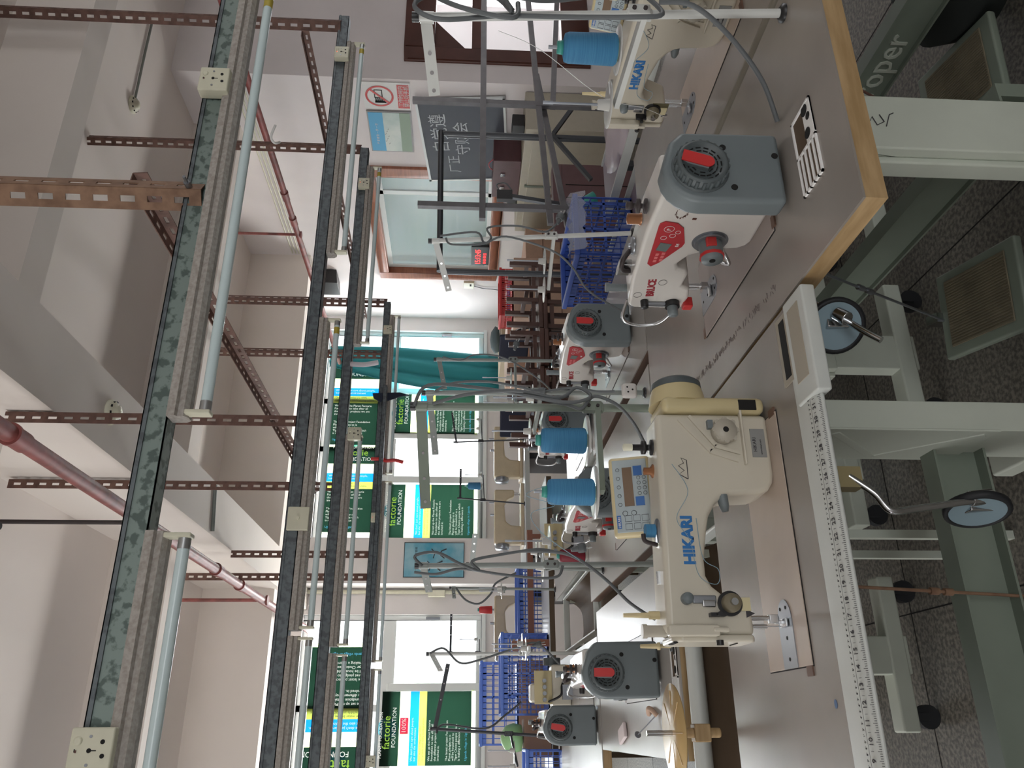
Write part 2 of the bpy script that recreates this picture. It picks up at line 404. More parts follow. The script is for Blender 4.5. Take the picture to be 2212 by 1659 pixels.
batten(.42, 1.70, 5.8, 1.946, 'fluorescent fitting on the farthest channel in front of the window posters')
batten(-.9, .38, 5.8, 1.946, 'fluorescent fitting on the farthest channel, far left')
def socket(x, Y, z, s_, label, button=True, lit=False):
    r = thing('socket_box', label, 'socket', (x, Y, z), 0, 'ivory socket boxes on the tracks')
    MB().box(-s_/2, s_/2, -.034, 0, -s_/2, s_/2).build('box', ivory, r, bevel=.004)
    f = MB(); k = s_/.086
    for (a_, b_) in ((0, .002), (.016, -.022), (-.010, -.025)):
        f.cyl((a_*k, -.0348, b_*k), (a_*k, -.0338, b_*k), .0045*k, n=14)
    f.box(-.001*k, .001*k, -.0346, -.0338, -.012*k, 0).box(-.003*k, .003*k, -.0347, -.0338, .029*k, .031*k)
    f.build('pin_holes', hole, r)
    MB().cyl((.026*k, -.035, .002), (.026*k, -.033, .002), .003*k).cyl((-.026*k, -.035, .002), (-.026*k, -.033, .002), .003*k).build('screw', steel, r)
    if button:
        MB().lathe((.018*k, -.034, .026*k), [(.0085*k, 0), (.0085*k, .0015), (.006*k, .003)], (0, -1, 0)).build('button', ivory, r)
    MB().box(-.004*k, .001*k, -.0352, -.034, .026*k, .029*k).build('indicator', mat('indicator_red', (220, 90, 60), .3, emit=2) if lit else wooddark, r)
    return r
socket(1.49, 1.592, 1.966, .073, 'ivory socket box on the nearest channel, right side')
socket(-.03, 1.592, 1.966, .075, 'ivory socket box with a round button at the left end of the nearest channel')
socket(3.06, 3.022, 1.962, .07, 'small ivory socket near the right end of the second channel, red lamp lit', lit=True)
socket(3.02, 3.992, 1.955, .068, 'small ivory socket near the right end of the third channel, red lamp lit', lit=True)
socket(2.96, 5.792, 1.955, .068, 'tiny ivory socket at the right end of the farthest channel', lit=True)
socket(1.42, 3.992, 1.90, .07, 'ivory socket with many holes hanging below the third channel')
r = thing('blank_plate', 'blank ivory plate on the second channel above the long window pier', 'cover plate', (.735, 3.022, 1.95))
MB().box(-.045, .045, -.015, 0, -.04, .04).build('plate', ivory, r, bevel=.003); MB().cyl((0, -.022, 0), (0, -.015, 0), .006).build('knob', ivory, r)
socket(1.42, 5.792, 1.96, .068, 'tiny ivory socket on the farthest channel before the pier', lit=True)
socket(-.19, 5.792, 1.90, .07, 'tiny ivory socket at the far left of the farthest channel')

# sprinkler pipes
def pipe(name, label, x, z, y0, y1, r_, joints, drops):
    o = thing(name, label, 'pipe')
    MB().cyl((x, y0, z), (x, y1, z), r_, n=24).build('main_pipe', redpipe, o)
    for y in joints:
        MB().cyl((x, y-.05, z), (x, y-.035, z), r_*1.3, n=24).cyl((x, y-.035, z), (x, y+.05, z), r_*1.18, n=24).build('coupling', redpipe, o)
    for (y, ztop, rr, m) in drops:
        MB().cyl((x, y, z), (x, y, ztop), rr, n=14).build('riser', m, o)
        MB().lathe((x, y, z-r_*1.3), [(r_*1.25, 0), (r_*1.25, r_*.5)]).build('clamp', m, o)
    return o
pipe('sprinkler_pipe', 'thick red sprinkler pipe running away on the left of the long beam', .95, 2.9, 1.2, YF, .032, [2.75, 5.3, 5.9], [(4.0, ZC, .011, blackm), (6.6, ZC, .014, redpipe)])
pipe('sprinkler_pipe', 'thinner red sprinkler pipe running along the right wall', 3.96, 2.8, 2.5, 8.6, .024, [5.4, 5.75, 8.2], [(5.95, ZC, .012, redpipe), (7.2, ZC, .014, blackm)])
o = MB().cyl((.58, 2.5, 2.74), (.58, 2.5, ZC), .011).build('hanger_rod', blackm); tag(o, 'black hanger rod from the ceiling above the left of the nearest channel', 'rod')
def detector(loc, label):
    r = thing('smoke_detector', label, 'smoke detector', loc)
    MB().lathe((0, 0, 0), [(.06, 0), (.06, -.012), (.045, -.03), (.03, -.034), (.03, -.045), (0.0, -.05)]).build('housing', ivory, r)
    sl = MB()
    for k in range(10):
        t = k*PI/5; sl.box(.038, .052, -.006, .006, -.028, -.016, Matrix.Rotation(t, 4, 'Z'))
    sl.build('vents', hole, r); return r
detector((3.98, 4.44, ZC), 'white smoke detector on the ceiling panel at the end of a grey conduit')
detector((1.36, 3.55, 2.97), 'white smoke detector under the long beam')
o = MB().tube([(3.98, 4.44, ZC-.012), (4.45, 4.43, ZC-.012), (4.72, 4.43, ZC-.012)], .009, smooth=False).build('conduit', poleg); tag(o, 'thin grey conduit across the ceiling to the smoke detector', 'conduit')
o = MB().cyl((1.49, 5.2, 2.96), (1.20, 5.28, 2.96), .012).build('conduit', poleg); tag(o, 'short grey conduit across the underside of the long beam', 'conduit')
for k in range(4):
    o = MB().cyl((XR-.01, 4.9, 3.10+.035*k), (XR-.01, 7.45, 3.10+.035*k), .006).build('wall_conduit', ivory)
    tag(o, 'thin cream conduit high on the right wall, %s of the four' % ['lowest', 'second lowest', 'second highest', 'highest'][k], 'conduit', 'parallel conduits high on the right wall')
# track odds and ends
o = MB().tube([(1.87, 5.78, 2.02), (1.865, 5.77, 1.94), (1.85, 5.76, 1.90), (1.855, 5.76, 1.84), (1.84, 5.76, 1.78)], .014, n=8).build('red_rag', red); tag(o, 'red rag tied around the farthest channel', 'rag')
o = MB().prism([(0, 0), (.03, .05), (.07, .06), (.08, -.15), (.06, -.22), (.045, -.15), (.01, -.06)], 0, .012, 'y').build('cloth_scrap', mat('navy_cloth', (36, 44, 60), .9), loc=(2.32, 5.74, 1.98)); tag(o, 'navy cloth scrap hanging from the farthest channel', 'rag')
o = MB().tube([(3.35, 4.02, 2.50), (3.31, 3.98, 2.52), (3.34, 3.96, 2.54), (3.42, 3.95, 2.52)], .008, n=6).build('plastic_tie', paperm); tag(o, 'white plastic strip tied on the hanger by the elbow', 'tie')
o = MB().tube([(1.83, 3.99, 1.95), (1.82, 3.97, 1.87), (1.83, 3.96, 1.80)], .014, n=7).build('plastic_bag_strip', bagm); tag(o, 'clear plastic strip hanging between two tubes of the third channel', 'plastic strip')

# ================================================================= RIGHT WALL THINGS
wl = thing('wall_sign', 'white sign with a red no-phones circle and red characters', 'sign', (XR-.004, 4.91, 1.81))
MB().box(-.006, 0, 0, .30, 0, .38).build('board', paperm, wl)
ring = MB()
n = 40; c = (.15, .25); vs = []; 
for i in range(n):
    t = 2*PI*i/n
    for rr in (.115, .098): vs.append((-.0085, c[0]+rr*math.cos(t), c[1]+rr*math.sin(t)*1.0))
ring.add(vs, [(2*i, 2*i+1, (2*i+3) % (2*n), (2*i+2) % (2*n)) for i in range(n)])
ring.bar((-.0085, c[0]-.072, c[1]+.072), (-.0085, c[0]+.072, c[1]-.072), .001, .017, up=(0, 1, 1))
ring.build('ban_symbol', red, wl)
ph = MB(); ph.box(-.008, -.0072, .08, .17, .225, .232).box(-.008, -.0072, .08, .17, .285, .292).box(-.008, -.0072, .08, .087, .225, .292).box(-.008, -.0072, .163, .17, .225, .292)
for k in range(4): ph.box(-.0083, -.0075, .165, .215, .228+k*.016, .238+k*.016)
ph.box(-.0083, -.0075, .2, .225, .2, .29); ph.build('phone_drawing', hole, wl)
MB().box(-.0075, -.006, .02, .28, .01, .105).build('red_panel', red, wl)
text('characters', '工作时间内', .047, (-.009, .262, .06), (0, -1, 0), (0, 0, 1), paperm, wl)
text('characters', '禁止玩手机', .047, (-.009, .262, .016), (0, -1, 0), (0, 0, 1), paperm, wl)
ps = thing('wall_poster', 'framed poster with a blue band over a misty landscape with birds', 'poster', (XR-.004, 5.23, 1.815))
MB().box(-.012, 0, 0, .50, 0, .37).build('frame', mat('poster_frame', (150, 150, 150), .4), ps)
MB().box(-.014, -.012, .012, .488, .012, .36).build('picture', mat('misty_picture', (214, 222, 216), .5, c2=(160, 188, 184), nscale=3.2), ps)
MB().box(-.015, -.013, .012, .488, .24, .36).build('blue_band', mat('poster_blue', (76, 168, 214), .5), ps)
MB().box(-.015, -.013, .012, .488, .012, .10).build('green_field', mat('poster_green', (150, 170, 150), .6), ps)
text('poster_text', '严 谨 细 致 一 步 一 印', .026, (-.0155, .40, .29), (0, -1, 0), (0, 0, 1), paperm, ps)
bd = MB()
for k in range(7): bd.bar((-.016, .2+k*.03, .2+.012*(k % 3)), (-.016, .215+k*.03, .208+.012*(k % 3)), .001, .003)
bd.build('birds', inkm, ps)
bb = thing('chalkboard', 'dark chalkboard with chalk characters, tilted on the right wall', 'chalkboard', (XR-.03, 5.02, 1.06)); bb.rotation_euler = (math.radians(-5), 0, 0)
MB().box(-.01, .01, 0, 1.0, 0, .70).build('slate', boardm, bb)
fr = MB()
for (p, q, r_, s_) in ((-.02, 0, -.02, .72), (1.0, 1.02, -.02, .72), (-.02, 1.02, -.02, 0), (-.02, 1.02, .70, .72)): fr.box(-.014, .012, p, q, r_, s_)
fr.build('frame', winm, bb)
text('chalk_writing', '自觉遵', .16, (-.0115, .62, .5), (0, -1, 0), (0, 0, 1), chalk, bb)
text('chalk_writing', '守财会', .14, (-.0115, .66, .32), (0, -1, 0), (0, 0, 1), chalk, bb)
text('chalk_writing', '厂正', .12, (-.0115, .9, .42), (0, -1, 0), (0, 0, 1), chalk, bb)
cb = thing('metal_cabinet', 'cream steel cabinet with sliding doors under the chalkboard', 'cabinet', (0, 0, 0))
MB().box(4.34, XR-.01, 4.95, 6.36, 0, .88).build('body', cabm, cb, bevel=.005)
MB().box(4.325, 4.345, 5.0, 5.64, .08, .82).build('door', cabm, cb, bevel=.004)
MB().box(4.315, 4.345, 5.66, 6.3, .08, .82).build('door', cabm, cb, bevel=.004)
MB().box(4.318, 4.335, 5.64, 5.66, .06, .84).build('door_gap', stand_g, cb)
MB().box(4.308, 4.318, 5.74, 5.78, .52, .6).build('handle', brass, cb)
bx = thing('wooden_box', 'dark maroon wooden box with metal catches on the steel cabinet', 'box', (4.40, 5.42, .881))
MB().box(0, .25, 0, .5, 0, .235).build('body', mat('maroon_box', (88, 56, 60), .4, noise=.15), bx, bevel=.006)
for y in (.18, .36): MB().box(-.012, 0, y-.02, y+.02, .13, .17).build('catch', chrome, bx, bevel=.004)
MB().tube([(.1, .1, .23), (.1, .16, .27), (.1, .22, .26), (.1, .25, .232)], .004).build('handle', redp, bx)
o = MB().box(0, .08, 0, .1, 0, .09).build('small_black_case', black, loc=(4.42, 5.97, .881), bevel=.006); tag(o, 'small black case beside the maroon box', 'case')
o = MB().box(0, .12, 0, .16, 0, .1).build('black_device', black, loc=(4.44, 5.03, .881), bevel=.006); tag(o, 'black device with a teal stripe on the cabinet end', 'device')
ck = thing('digital_clock', 'black digital clock with red figures standing on the inner window sill', 'clock', (XR, 7.2, 1.091))
MB().box(-.03, 0, 0, .36, 0, .19).build('case', black, ck, bevel=.004)
redled = mat('led_red', (255, 50, 50), .3, emit=3)
text('figures', '15:13:45', .085, (-.0315, .34, .09), (0, -1, 0), (0, 0, 1), redled, ck)
text('figures', '10·21·30·22', .045, (-.0315, .33, .03), (0, -1, 0), (0, 0, 1), redled, ck)
sp = thing('wall_speaker', 'black speaker box high on the right wall', 'speaker', (XR-.18, 7.76, 2.76)); 
MB().prism([(0, 0), (.17, .02), (.17, .17), (0, .19)], 0, .28, 'y').build('cabinet', black, sp, bevel=.006); MB().box(.16, .18, .1, .18, .06, .12).build('bracket', blackm, sp)
r = thing('wall_socket', 'cream plug socket on the wall beyond the inner window', 'socket', (XR-.03, 7.95, 1.24)); MB().box(0, .03, 0, .13, 0, .12).build('box', ivory, r, bevel=.005); MB().box(-.004, 0, .03, .07, .03, .05).build('pin_holes', hole, r)
o = MB().tube([(XR-.012, 8.05, 1.24), (XR-.012, 8.1, 1.12), (XR-.02, 8.1, 1.0), (XR-.03, 8.14, .8)], .004).build('wall_wire', cablem); tag(o, 'thin wire drooping below the cream wall socket', 'wire')

# far pier: picture; second picture; shutters
pc = thing('wall_picture', 'blue framed picture of leaping figures on the pier between the windows', 'picture', (1.46, YF-.342, 1.30))
MB().box(0, .37, -.012, 0, 0, .64).build('frame', mat('dark_frame', (52, 66, 74), .4), pc)
MB().box(.008, .362, -.015, -.01, .008, .632).build('picture', mat('sky_picture', (150, 192, 206), .5, c2=(72, 158, 186), nscale=4.5), pc)
fg = MB()
for cx, cz in ((.12, .30), (.25, .26)):
    fg.tube([(cx, -.017, cz), (cx+.01, -.017, cz+.06)], .008, n=6); fg.tube([(cx-.05, -.017, cz+.07), (cx+.01, -.017, cz+.05), (cx+.05, -.017, cz+.09)], .005, n=6, smooth=False)
    fg.tube([(cx-.05, -.017, cz-.05), (cx-.02, -.017, cz-.01), (cx, -.017, cz), (cx+.03, -.017, cz-.02), (cx+.05, -.017, cz-.07)], .006, n=6, smooth=False); fg.cyl((cx+.012, -.019, cz+.075), (cx+.012, -.015, cz+.075), .011, n=10)
fg.build('leaping_figures', inkm, pc)
text('picture_text', '同一个世界同一个目标', .028, (.04, -.0165, .50), (1, 0, 0), (0, 0, 1), inkm, pc)
o = MB().cyl((1.36, YF-.03, 1.0), (1.36, YF-.03, ZC), .022).build('drain_pipe', ivory); tag(o, 'cream pipe running up beside the pier', 'pipe')
o = MB().box(0, .07, 0, .05, 0, .18).build('switch_box', ivory, loc=(1.30, YF-.12, 1.5), bevel=.005); tag(o, 'small white switch box on the cream pipe', 'switch box')

# posters on the glass
def translucent(name, c, k=.85):
    if name in MATS: return MATS[name]
    m = bpy.data.materials.new(name); m.use_nodes = True; nt = m.node_tree; nt.nodes.clear()
    out = nt.nodes.new('ShaderNodeOutputMaterial'); t = nt.nodes.new('ShaderNodeBsdfTranslucent'); d = nt.nodes.new('ShaderNodeBsdfDiffuse'); mx = nt.nodes.new('ShaderNodeMixShader')
    col = (*srgb(c), 1); t.inputs[0].default_value = col; d.inputs[0].default_value = col; mx.inputs[0].default_value = 1-k
    nt.links.new(t.outputs[0], mx.inputs[1]); nt.links.new(d.outputs[0], mx.inputs[2]); nt.links.new(mx.outputs[0], out.inputs[0]); MATS[name] = m; return m
pgreen = translucent('poster_dark_green', (62, 84, 74)); pcream = translucent('poster_cream', (196, 202, 176)); pblue = translucent('poster_blue_band', (62, 140, 186))
pyel = translucent('poster_yellow', (160, 166, 112)); pteal = translucent('poster_teal', (96, 160, 172)); pwhite = translucent('poster_white', (235, 240, 235)); pbord = translucent('poster_border', (220, 228, 200)); pred = translucent('poster_pink', (200, 90, 130))
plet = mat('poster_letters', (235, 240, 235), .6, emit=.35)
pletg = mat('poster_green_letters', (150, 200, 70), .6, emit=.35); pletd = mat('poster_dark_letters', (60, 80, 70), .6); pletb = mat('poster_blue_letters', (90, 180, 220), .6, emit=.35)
def poster(org, right, up, w, h, label, pink=False):
    R, U = Vector(right), Vector(up); Nn = R.cross(U); O = Vector(org)
    root = thing('window_poster', label, 'poster', org, group='charity posters on the window panes')
    def slab(name, a, b, c_, d, m, k=0):
        bm = MB(); vs = [R*x+U*y+Nn*(k+z) for z in (0, .0008) for (x, y) in ((a, c_), (b, c_), (b, d), (a, d))]
        bm.add(vs, [(3, 2, 1, 0), (4, 5, 6, 7), (0, 1, 5, 4), (1, 2, 6, 5), (2, 3, 7, 6), (3, 0, 4, 7)]); return bm.build(name, m, root)
    slab('border', -.02*w, 1.02*w, -.03*h, 0, pbord)
    slab('green_head', 0, w, .80*h, h, pgreen); slab('cream_band', 0, w, .685*h, .80*h, pcream); slab('blue_band', 0, w, .585*h, .685*h, pblue)
    slab('yellow_band', 0, w, .50*h, .585*h, pyel); slab('green_text_panel', 0, w, 0, .50*h, pgreen)
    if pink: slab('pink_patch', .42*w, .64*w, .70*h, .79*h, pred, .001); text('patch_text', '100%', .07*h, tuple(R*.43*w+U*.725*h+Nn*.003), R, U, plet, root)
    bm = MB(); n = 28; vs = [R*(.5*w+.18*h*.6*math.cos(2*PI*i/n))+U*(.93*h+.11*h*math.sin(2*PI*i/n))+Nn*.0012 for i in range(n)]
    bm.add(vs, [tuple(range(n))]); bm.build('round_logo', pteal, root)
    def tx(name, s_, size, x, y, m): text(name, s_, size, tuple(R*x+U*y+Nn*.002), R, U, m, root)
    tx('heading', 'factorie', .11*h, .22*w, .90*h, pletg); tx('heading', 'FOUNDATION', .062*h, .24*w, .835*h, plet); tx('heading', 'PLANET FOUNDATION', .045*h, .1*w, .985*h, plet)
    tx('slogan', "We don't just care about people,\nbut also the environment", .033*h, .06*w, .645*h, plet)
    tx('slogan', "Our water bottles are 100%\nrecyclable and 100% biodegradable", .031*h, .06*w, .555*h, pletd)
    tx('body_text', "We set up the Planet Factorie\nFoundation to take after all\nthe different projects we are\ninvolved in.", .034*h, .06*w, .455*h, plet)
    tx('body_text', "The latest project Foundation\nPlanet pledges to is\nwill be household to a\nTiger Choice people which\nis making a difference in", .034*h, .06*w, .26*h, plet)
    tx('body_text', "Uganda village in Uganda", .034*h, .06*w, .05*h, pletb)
    return root
yp = YF+.035
poster((1.96, yp, 1.20), (1, 0, 0), (0, 0, 1), .62, .98, 'green, blue and yellow charity poster in the left pane of the right window')
poster((3.20, yp, 1.20), (1, 0, 0), (0, 0, 1), .50, .95, 'charity poster in the lower pane right of the bright gap, beside the curtain')
poster((-.34, yp, 1.20), (1, 0, 0), (0, 0, 1), .70, .92, 'charity poster with a pink patch in the left window', True)
poster((2.02, yp, 2.90), (0, 0, -1), (1, 0, 0), .58, 1.0, 'sideways charity poster in the upper pane over the left pane poster')
poster((3.05, yp, 2.90), (0, 0, -1), (1, 0, 0), .58, 1.05, 'sideways charity poster in the upper pane by the curtain top')
poster((.80, yp, 2.28), (0, 0, 1), (-1, 0, 0), .60, 1.2, 'upturned sideways charity poster in the upper pane of the left window')

# curtain
cu = MB(); n = 26; rows = 14; vs = []
for j in range(rows+1):
    t = j/rows; z = 2.95-t*(2.95-.92); wd = .26+.30*math.sin(t*PI*.8)*.6+.12*t; x0 = 4.04-.30*math.sin(t*PI*.55)-.0*t
    for i in range(n+1):
        s_ = i/n; vs.append((x0-.05+wd*s_, YF-.10+.035*math.sin(s_*18+t*2)+.02*math.sin(s_*7), z))
cu.add(vs, [(j*(n+1)+i, j*(n+1)+i+1, (j+1)*(n+1)+i+1, (j+1)*(n+1)+i) for j in range(rows) for i in range(n)], True)
o = cu.build('curtain', tealc); so = o.modifiers.new('t', 'SOLIDIFY'); so.thickness = .004; tag(o, 'gathered teal curtain hanging in front of the right window', 'curtain')

# ================================================================= TABLES
def table(x0, x1, y0, y1, axis, label, top=lam, edge=edgew, h=.76, legs=True, rail=.36, th=.038, trays=None, feet=True):
    r = thing('sewing_table', label, 'table', ((x0+x1)/2, (y0+y1)/2, 0), group='sewing machine tables')
    cx, cy = (x0+x1)/2, (y0+y1)/2
    X0, X1, Y0, Y1 = x0-cx, x1-cx, y0-cy, y1-cy
    MB().box(X0, X1, Y0, Y1, h-.004, h).build('tabletop', top, r)
    MB().box(X0+.001, X1-.001, Y0+.001, Y1-.001, h-th, h-.004).build('edge_band', edge, r)
    if legs:
        if axis == 'y':
            mx = X0+.262; rx = X0+rail
            for yy in (Y0+.16, Y1-.24):
                l = MB(); l.box(mx-.058, mx+.058, yy-.03, yy+.03, .30, h-th-.003).box(mx-.052, mx+.052, yy-.025, yy+.025, .06, .34)
                l.box(mx-.072, mx-.058, yy-.01, yy+.03, .3, h-th-.01).box(mx-.058, mx+.058, yy+.035, yy+.045, .3, h-th-.01)
                lo = l.build('leg', stand_m, r, bevel=.004)
                MB().box(X0+.06, X0+.48, yy-.03, yy+.03, .07, .12).build('foot_bar', stand_m, lo, bevel=.006)
                for xx in (X0+.1, X0+.44):
                    MB().cyl((xx, yy-.012, .032), (xx, yy+.012, .032), .032, n=18).box(xx-.01, xx+.01, yy-.02, yy+.02, .03, .07).build('caster', rubber, lo)
            MB().box(rx, rx+.03, Y0+.16, Y1-.24, .27, .355).box(rx-.012, rx+.03, Y0+.16, Y1-.24, .355, .36).box(rx-.012, rx+.03, Y0+.16, Y1-.24, .265, .27).build('crossbar', stand_g, r)
        else:
            for xx in (X0+.18, X1-.14):
                l = MB(); l.box(xx-.03, xx+.03, -.10, .06, .06, h-th-.003); l.box(xx-.035, xx-.03, -.11, .07, .3, h-th-.01)
                l.bar((xx-.034, -.09, .62), (xx-.034, .05, .48), .006, .018).bar((xx-.034, .05, .48), (xx-.034, -.09, .32), .006, .018)
                lo = l.build('leg', stand_m, r, bevel=.004)
                MB().box(xx-.03, xx+.03, Y0+.06, Y1-.06, .07, .12).build('foot_bar', stand_m, lo, bevel=.006)
                for yy in (Y0+.1, Y1-.1):
                    MB().cyl((xx-.012, yy, .032), (xx+.012, yy, .032), .032, n=18).box(xx-.02, xx+.02, yy-.01, yy+.01, .03, .07).build('caster', rubber, lo)
            MB().box(X0+.18, X1-.14, .03, .05, .27, .37).box(X0+.18, X1-.14, .0, .05, .37, .375).box(X0+.18, X1-.14, .0, .05, .265, .27).build('crossbar', stand_g, r)
    return r
tA = table(-.55, .69, 1.225, 1.747, 'x', 'front sewing table with a white ruled edge, carrying the large cream machine', edge=brownt)
tB = table(.70, 1.24, .915, 2.212, 'y', 'sewing table with a yellow wood edge, its corner nearest the camera')
tC = table(1.27, 1.80, .55, 2.19, 'y', 'sewing table at the far right under the cream machine with a threaded cone', edge=edgewhite, rail=.225)
tB2 = table(1.09, 1.60, 2.225, 3.30, 'y', 'sewing table under the second white and grey machine from the front right', top=lam2, edge=edgered, legs=True)
tG = table(.505, 1.04, 2.225, 3.55, 'y', 'middle sewing table behind the control panel', top=lam2, edge=edgered)
tD = table(-.08, .445, 2.16, 3.43, 'y', 'sewing table behind the left end of the front table, with a white inlaid tray', top=lam2)
tE = table(-.22, .35, 3.45, 4.80, 'y', 'sewing table beyond the left one, next to the brown trough', top=lam2)
tF = table(.70, 1.12, 3.57, 4.90, 'y', 'sewing table behind the brown trough, right side', top=lam2, edge=edgewhite)
tH = table(1.13, 1.66, 3.32, 4.18, 'y', 'sewing table behind the second white machine', top=lam2, edge=edgewhite)
tI = table(-.95, 1.6, 5.28, 5.75, 'x', 'long white-topped table across the back in front of the blue crates', top=mat('white_top', (214, 220, 224), .25), edge=brownt, legs=False)
for xx in (-.7, .3, 1.4): MB().box(xx-.3, xx-.25, -.15, .15, 0, .72).build('leg', stand_m, tI)

# bullnose ruled front edge of the front table
CYA = tA.location.y
e = MB(); prof = [(1.236, .7615), (1.178, .7615), (1.166, .7592), (1.158, .7545), (1.156, .750), (1.160, .746), (1.236, .745)]
e.prism([(y-CYA, z) for y, z in prof], -.62, .50, 'x'); e.build('white_front_edge', edgewhite, tA, bevel=.002)
rl = MB()
X0R = -.045-9*.0238-tA.location.x
for k in range(0, 33*8):
    x = X0R+k*.0238/8
    if x < -.62 or x > X0R+32*.0238+.001: continue
    L = .0035 if k % 4 else .006
    rl.bar((x, 1.158-CYA, .7548), (x, 1.158+L*.93-CYA, .7548+L*.5), .0006, .0006)
rl.box(-.62, X0R+32*.0238, 1.1815-CYA, 1.1820-CYA, .7614, .7617)
rl.build('ruler_ticks', inkm, tA)
for nn in range(1, 33):
    x = X0R+nn*.0238
    if x < -.6: continue
    t_ = text('ruler_numeral', str(nn), .0125, (x, 1.1685-CYA, .7607), (1, 0, 0), (0, 1, .12), inkm, None, depth=.0003, align='CENTER'); t_.parent = tA
    rl2 = text('ruler_numeral', '|', .006, (x+.0119, 1.171-CYA, .7612), (1, 0, 0), (0, 1, .1), inkm, None, depth=.0003, align='CENTER'); rl2.parent = tA
    for q in range(3):
        t2 = text('ruler_numeral', "%d'" % ((nn*3+q) % 10), .0062, (x+.0079*q, 1.1865-CYA, .7617), (1, 0, 0), (0, 1, .0), inkm, None, depth=.0002, align='CENTER'); t2.parent = tA
# join the numerals into one pattern part
nums = [o for o in bpy.data.objects if o.name.startswith('ruler_numeral')]
mb = MB()
for o in nums:
    mb.add([v.co for v in o.data.vertices], [tuple(p.vertices) for p in o.data.polygons])
for o in nums: bpy.data.objects.remove(o)
mb.build('ruler_numerals', inkm, tA)
# white end block with a recess at the right end
cxA, cyA = .07, 1.4485
bx_ = tA.location.x
MB().box(.495-bx_, .69-bx_, 1.140-CYA, 1.222-CYA, .740, .7655).build('end_block', edgewhite, tA, bevel=.004)
MB().box(.53-bx_, .668-bx_, 1.160-CYA, 1.205-CYA, .7650, .7668).build('inset_panel', mat('beige_inset', (160, 152, 136), .5), tA, bevel=.001)
MB().box(.55-bx_, .68-bx_, 1.222-CYA, 1.268-CYA, .7590, .7625).build('recess_rim', mat('beige_inset', (160, 152, 136), .5), tA)
MB().box(.56-bx_, .67-bx_, 1.231-CYA, 1.255-CYA, .7610, .7630).build('recess', hole, tA)
o = MB().lathe((0, 0, 0), [(.0065, 0), (.0065, .0006)], n=16).build('blue_dot', mat('blue_sticker', (80, 110, 150), .6), tA); o.location = (-.04, -.22, .7603); o.scale = (1, .7, 1)
# grime smear on the right table
sm = MB(); random.seed(11)
for k in range(150):
    t = random.random(); x = .735+.012*random.random()+.035*t; y = 1.24+.52*t; a = random.uniform(-.9, .9)
    sm.bar((x-tB.location.x, y-tB.location.y, .7603), (x+.009*math.cos(a)-tB.location.x, y+.006*math.sin(a)-tB.location.y, .7603), .0008, .0004)
sm.build('ink_smears', mat('faded_ink', (112, 102, 100), .6), tB)
# cable tray inlays
def tray(tbl, x, y, w, l, label='tray'):
    cx, cy = tbl.location.x, tbl.location.y
    b = MB(); X, Y = x-cx, y-cy; z = .7605
    rim = .006
    b.box(X, X+w, Y, Y+rim, z-.001, z+.003).box(X, X+w, Y+l-rim, Y+l, z-.001, z+.003).box(X, X+rim, Y, Y+l, z-.001, z+.003).box(X+w-rim, X+w, Y, Y+l, z-.001, z+.003)
    for k in range(1, 5): b.box(X+w*k/5.2, X+w*k/5.2+.005, Y, Y+l*.48, z-.001, z+.003)
    b.box(X, X+w, Y+l*.48, Y+l*.5, z-.001, z+.003)
    for cxx, cyy, rr in ((.3, .66, .012), (.75, .62, .013), (.5, .9, .015)):
        b.lathe((X+w*cxx, Y+l*cyy, z), [(rr*.7, 0), (rr*.7, .003), (rr, .003), (rr, 0)], n=20)
    b.box(X+w*.6, X+w, Y+l*.75, Y+l, z-.001, z+.0025)
    b.build('inlaid_tray', paperm, tbl)
    MB().box(X+.003, X+w-.003, Y+.003, Y+l-.003, .7598, .7603).build('tray_recess', brownt, tbl)
tr1 = tray
def tray_rot(tbl, cx, cy, w, l, rz):
    b = MB(); z = .7605; M_ = Matrix.Translation((cx-tbl.location.x, cy-tbl.location.y, 0)) @ Matrix.Rotation(rz, 4, 'Z')
    rim = .004
    def bx(*a): b.box(*a, M=M_)
    bx(-w/2, w/2, -l/2, -l/2+rim, z-.001, z+.003); bx(-w/2, w/2, l/2-rim, l/2, z-.001, z+.003); bx(-w/2, -w/2+rim, -l/2, l/2, z-.001, z+.003); bx(w/2-rim, w/2, -l/2, l/2, z-.001, z+.003)
    for k in range(1, 5): yy = -l/2+l*k/5; bx(-w/2, 0, yy-.002, yy+.002, z-.001, z+.003)
    bx(-.002, .002, -l/2, l/2, z-.001, z+.003); bx(.004, w/2, -l/2, -l*.08, z-.001, z+.002)
    b.build('inlaid_tray', paperm, tbl)
    c_ = MB()
    for (a_, b_, rr) in ((w*.12, -l*.18, .010), (w*.3, -l*.32, .007), (w*.42, -l*.2, .011)): c_.lathe(tuple(M_ @ Vector((a_, b_, z+.002))), [(rr, 0), (rr, .0008)], n=18)
    c_.build('cable_holes', hole, tbl)
    MB().box(-w/2+.003, w/2-.003, -l/2+.003, l/2-.003, .7600, .7606, M=M_).build('tray_recess', brownt, tbl)
tray_rot(tB, .895, 1.040, .155, .075, 0)
tray_rot(tD, .12, 2.205, .16, .06, 0)
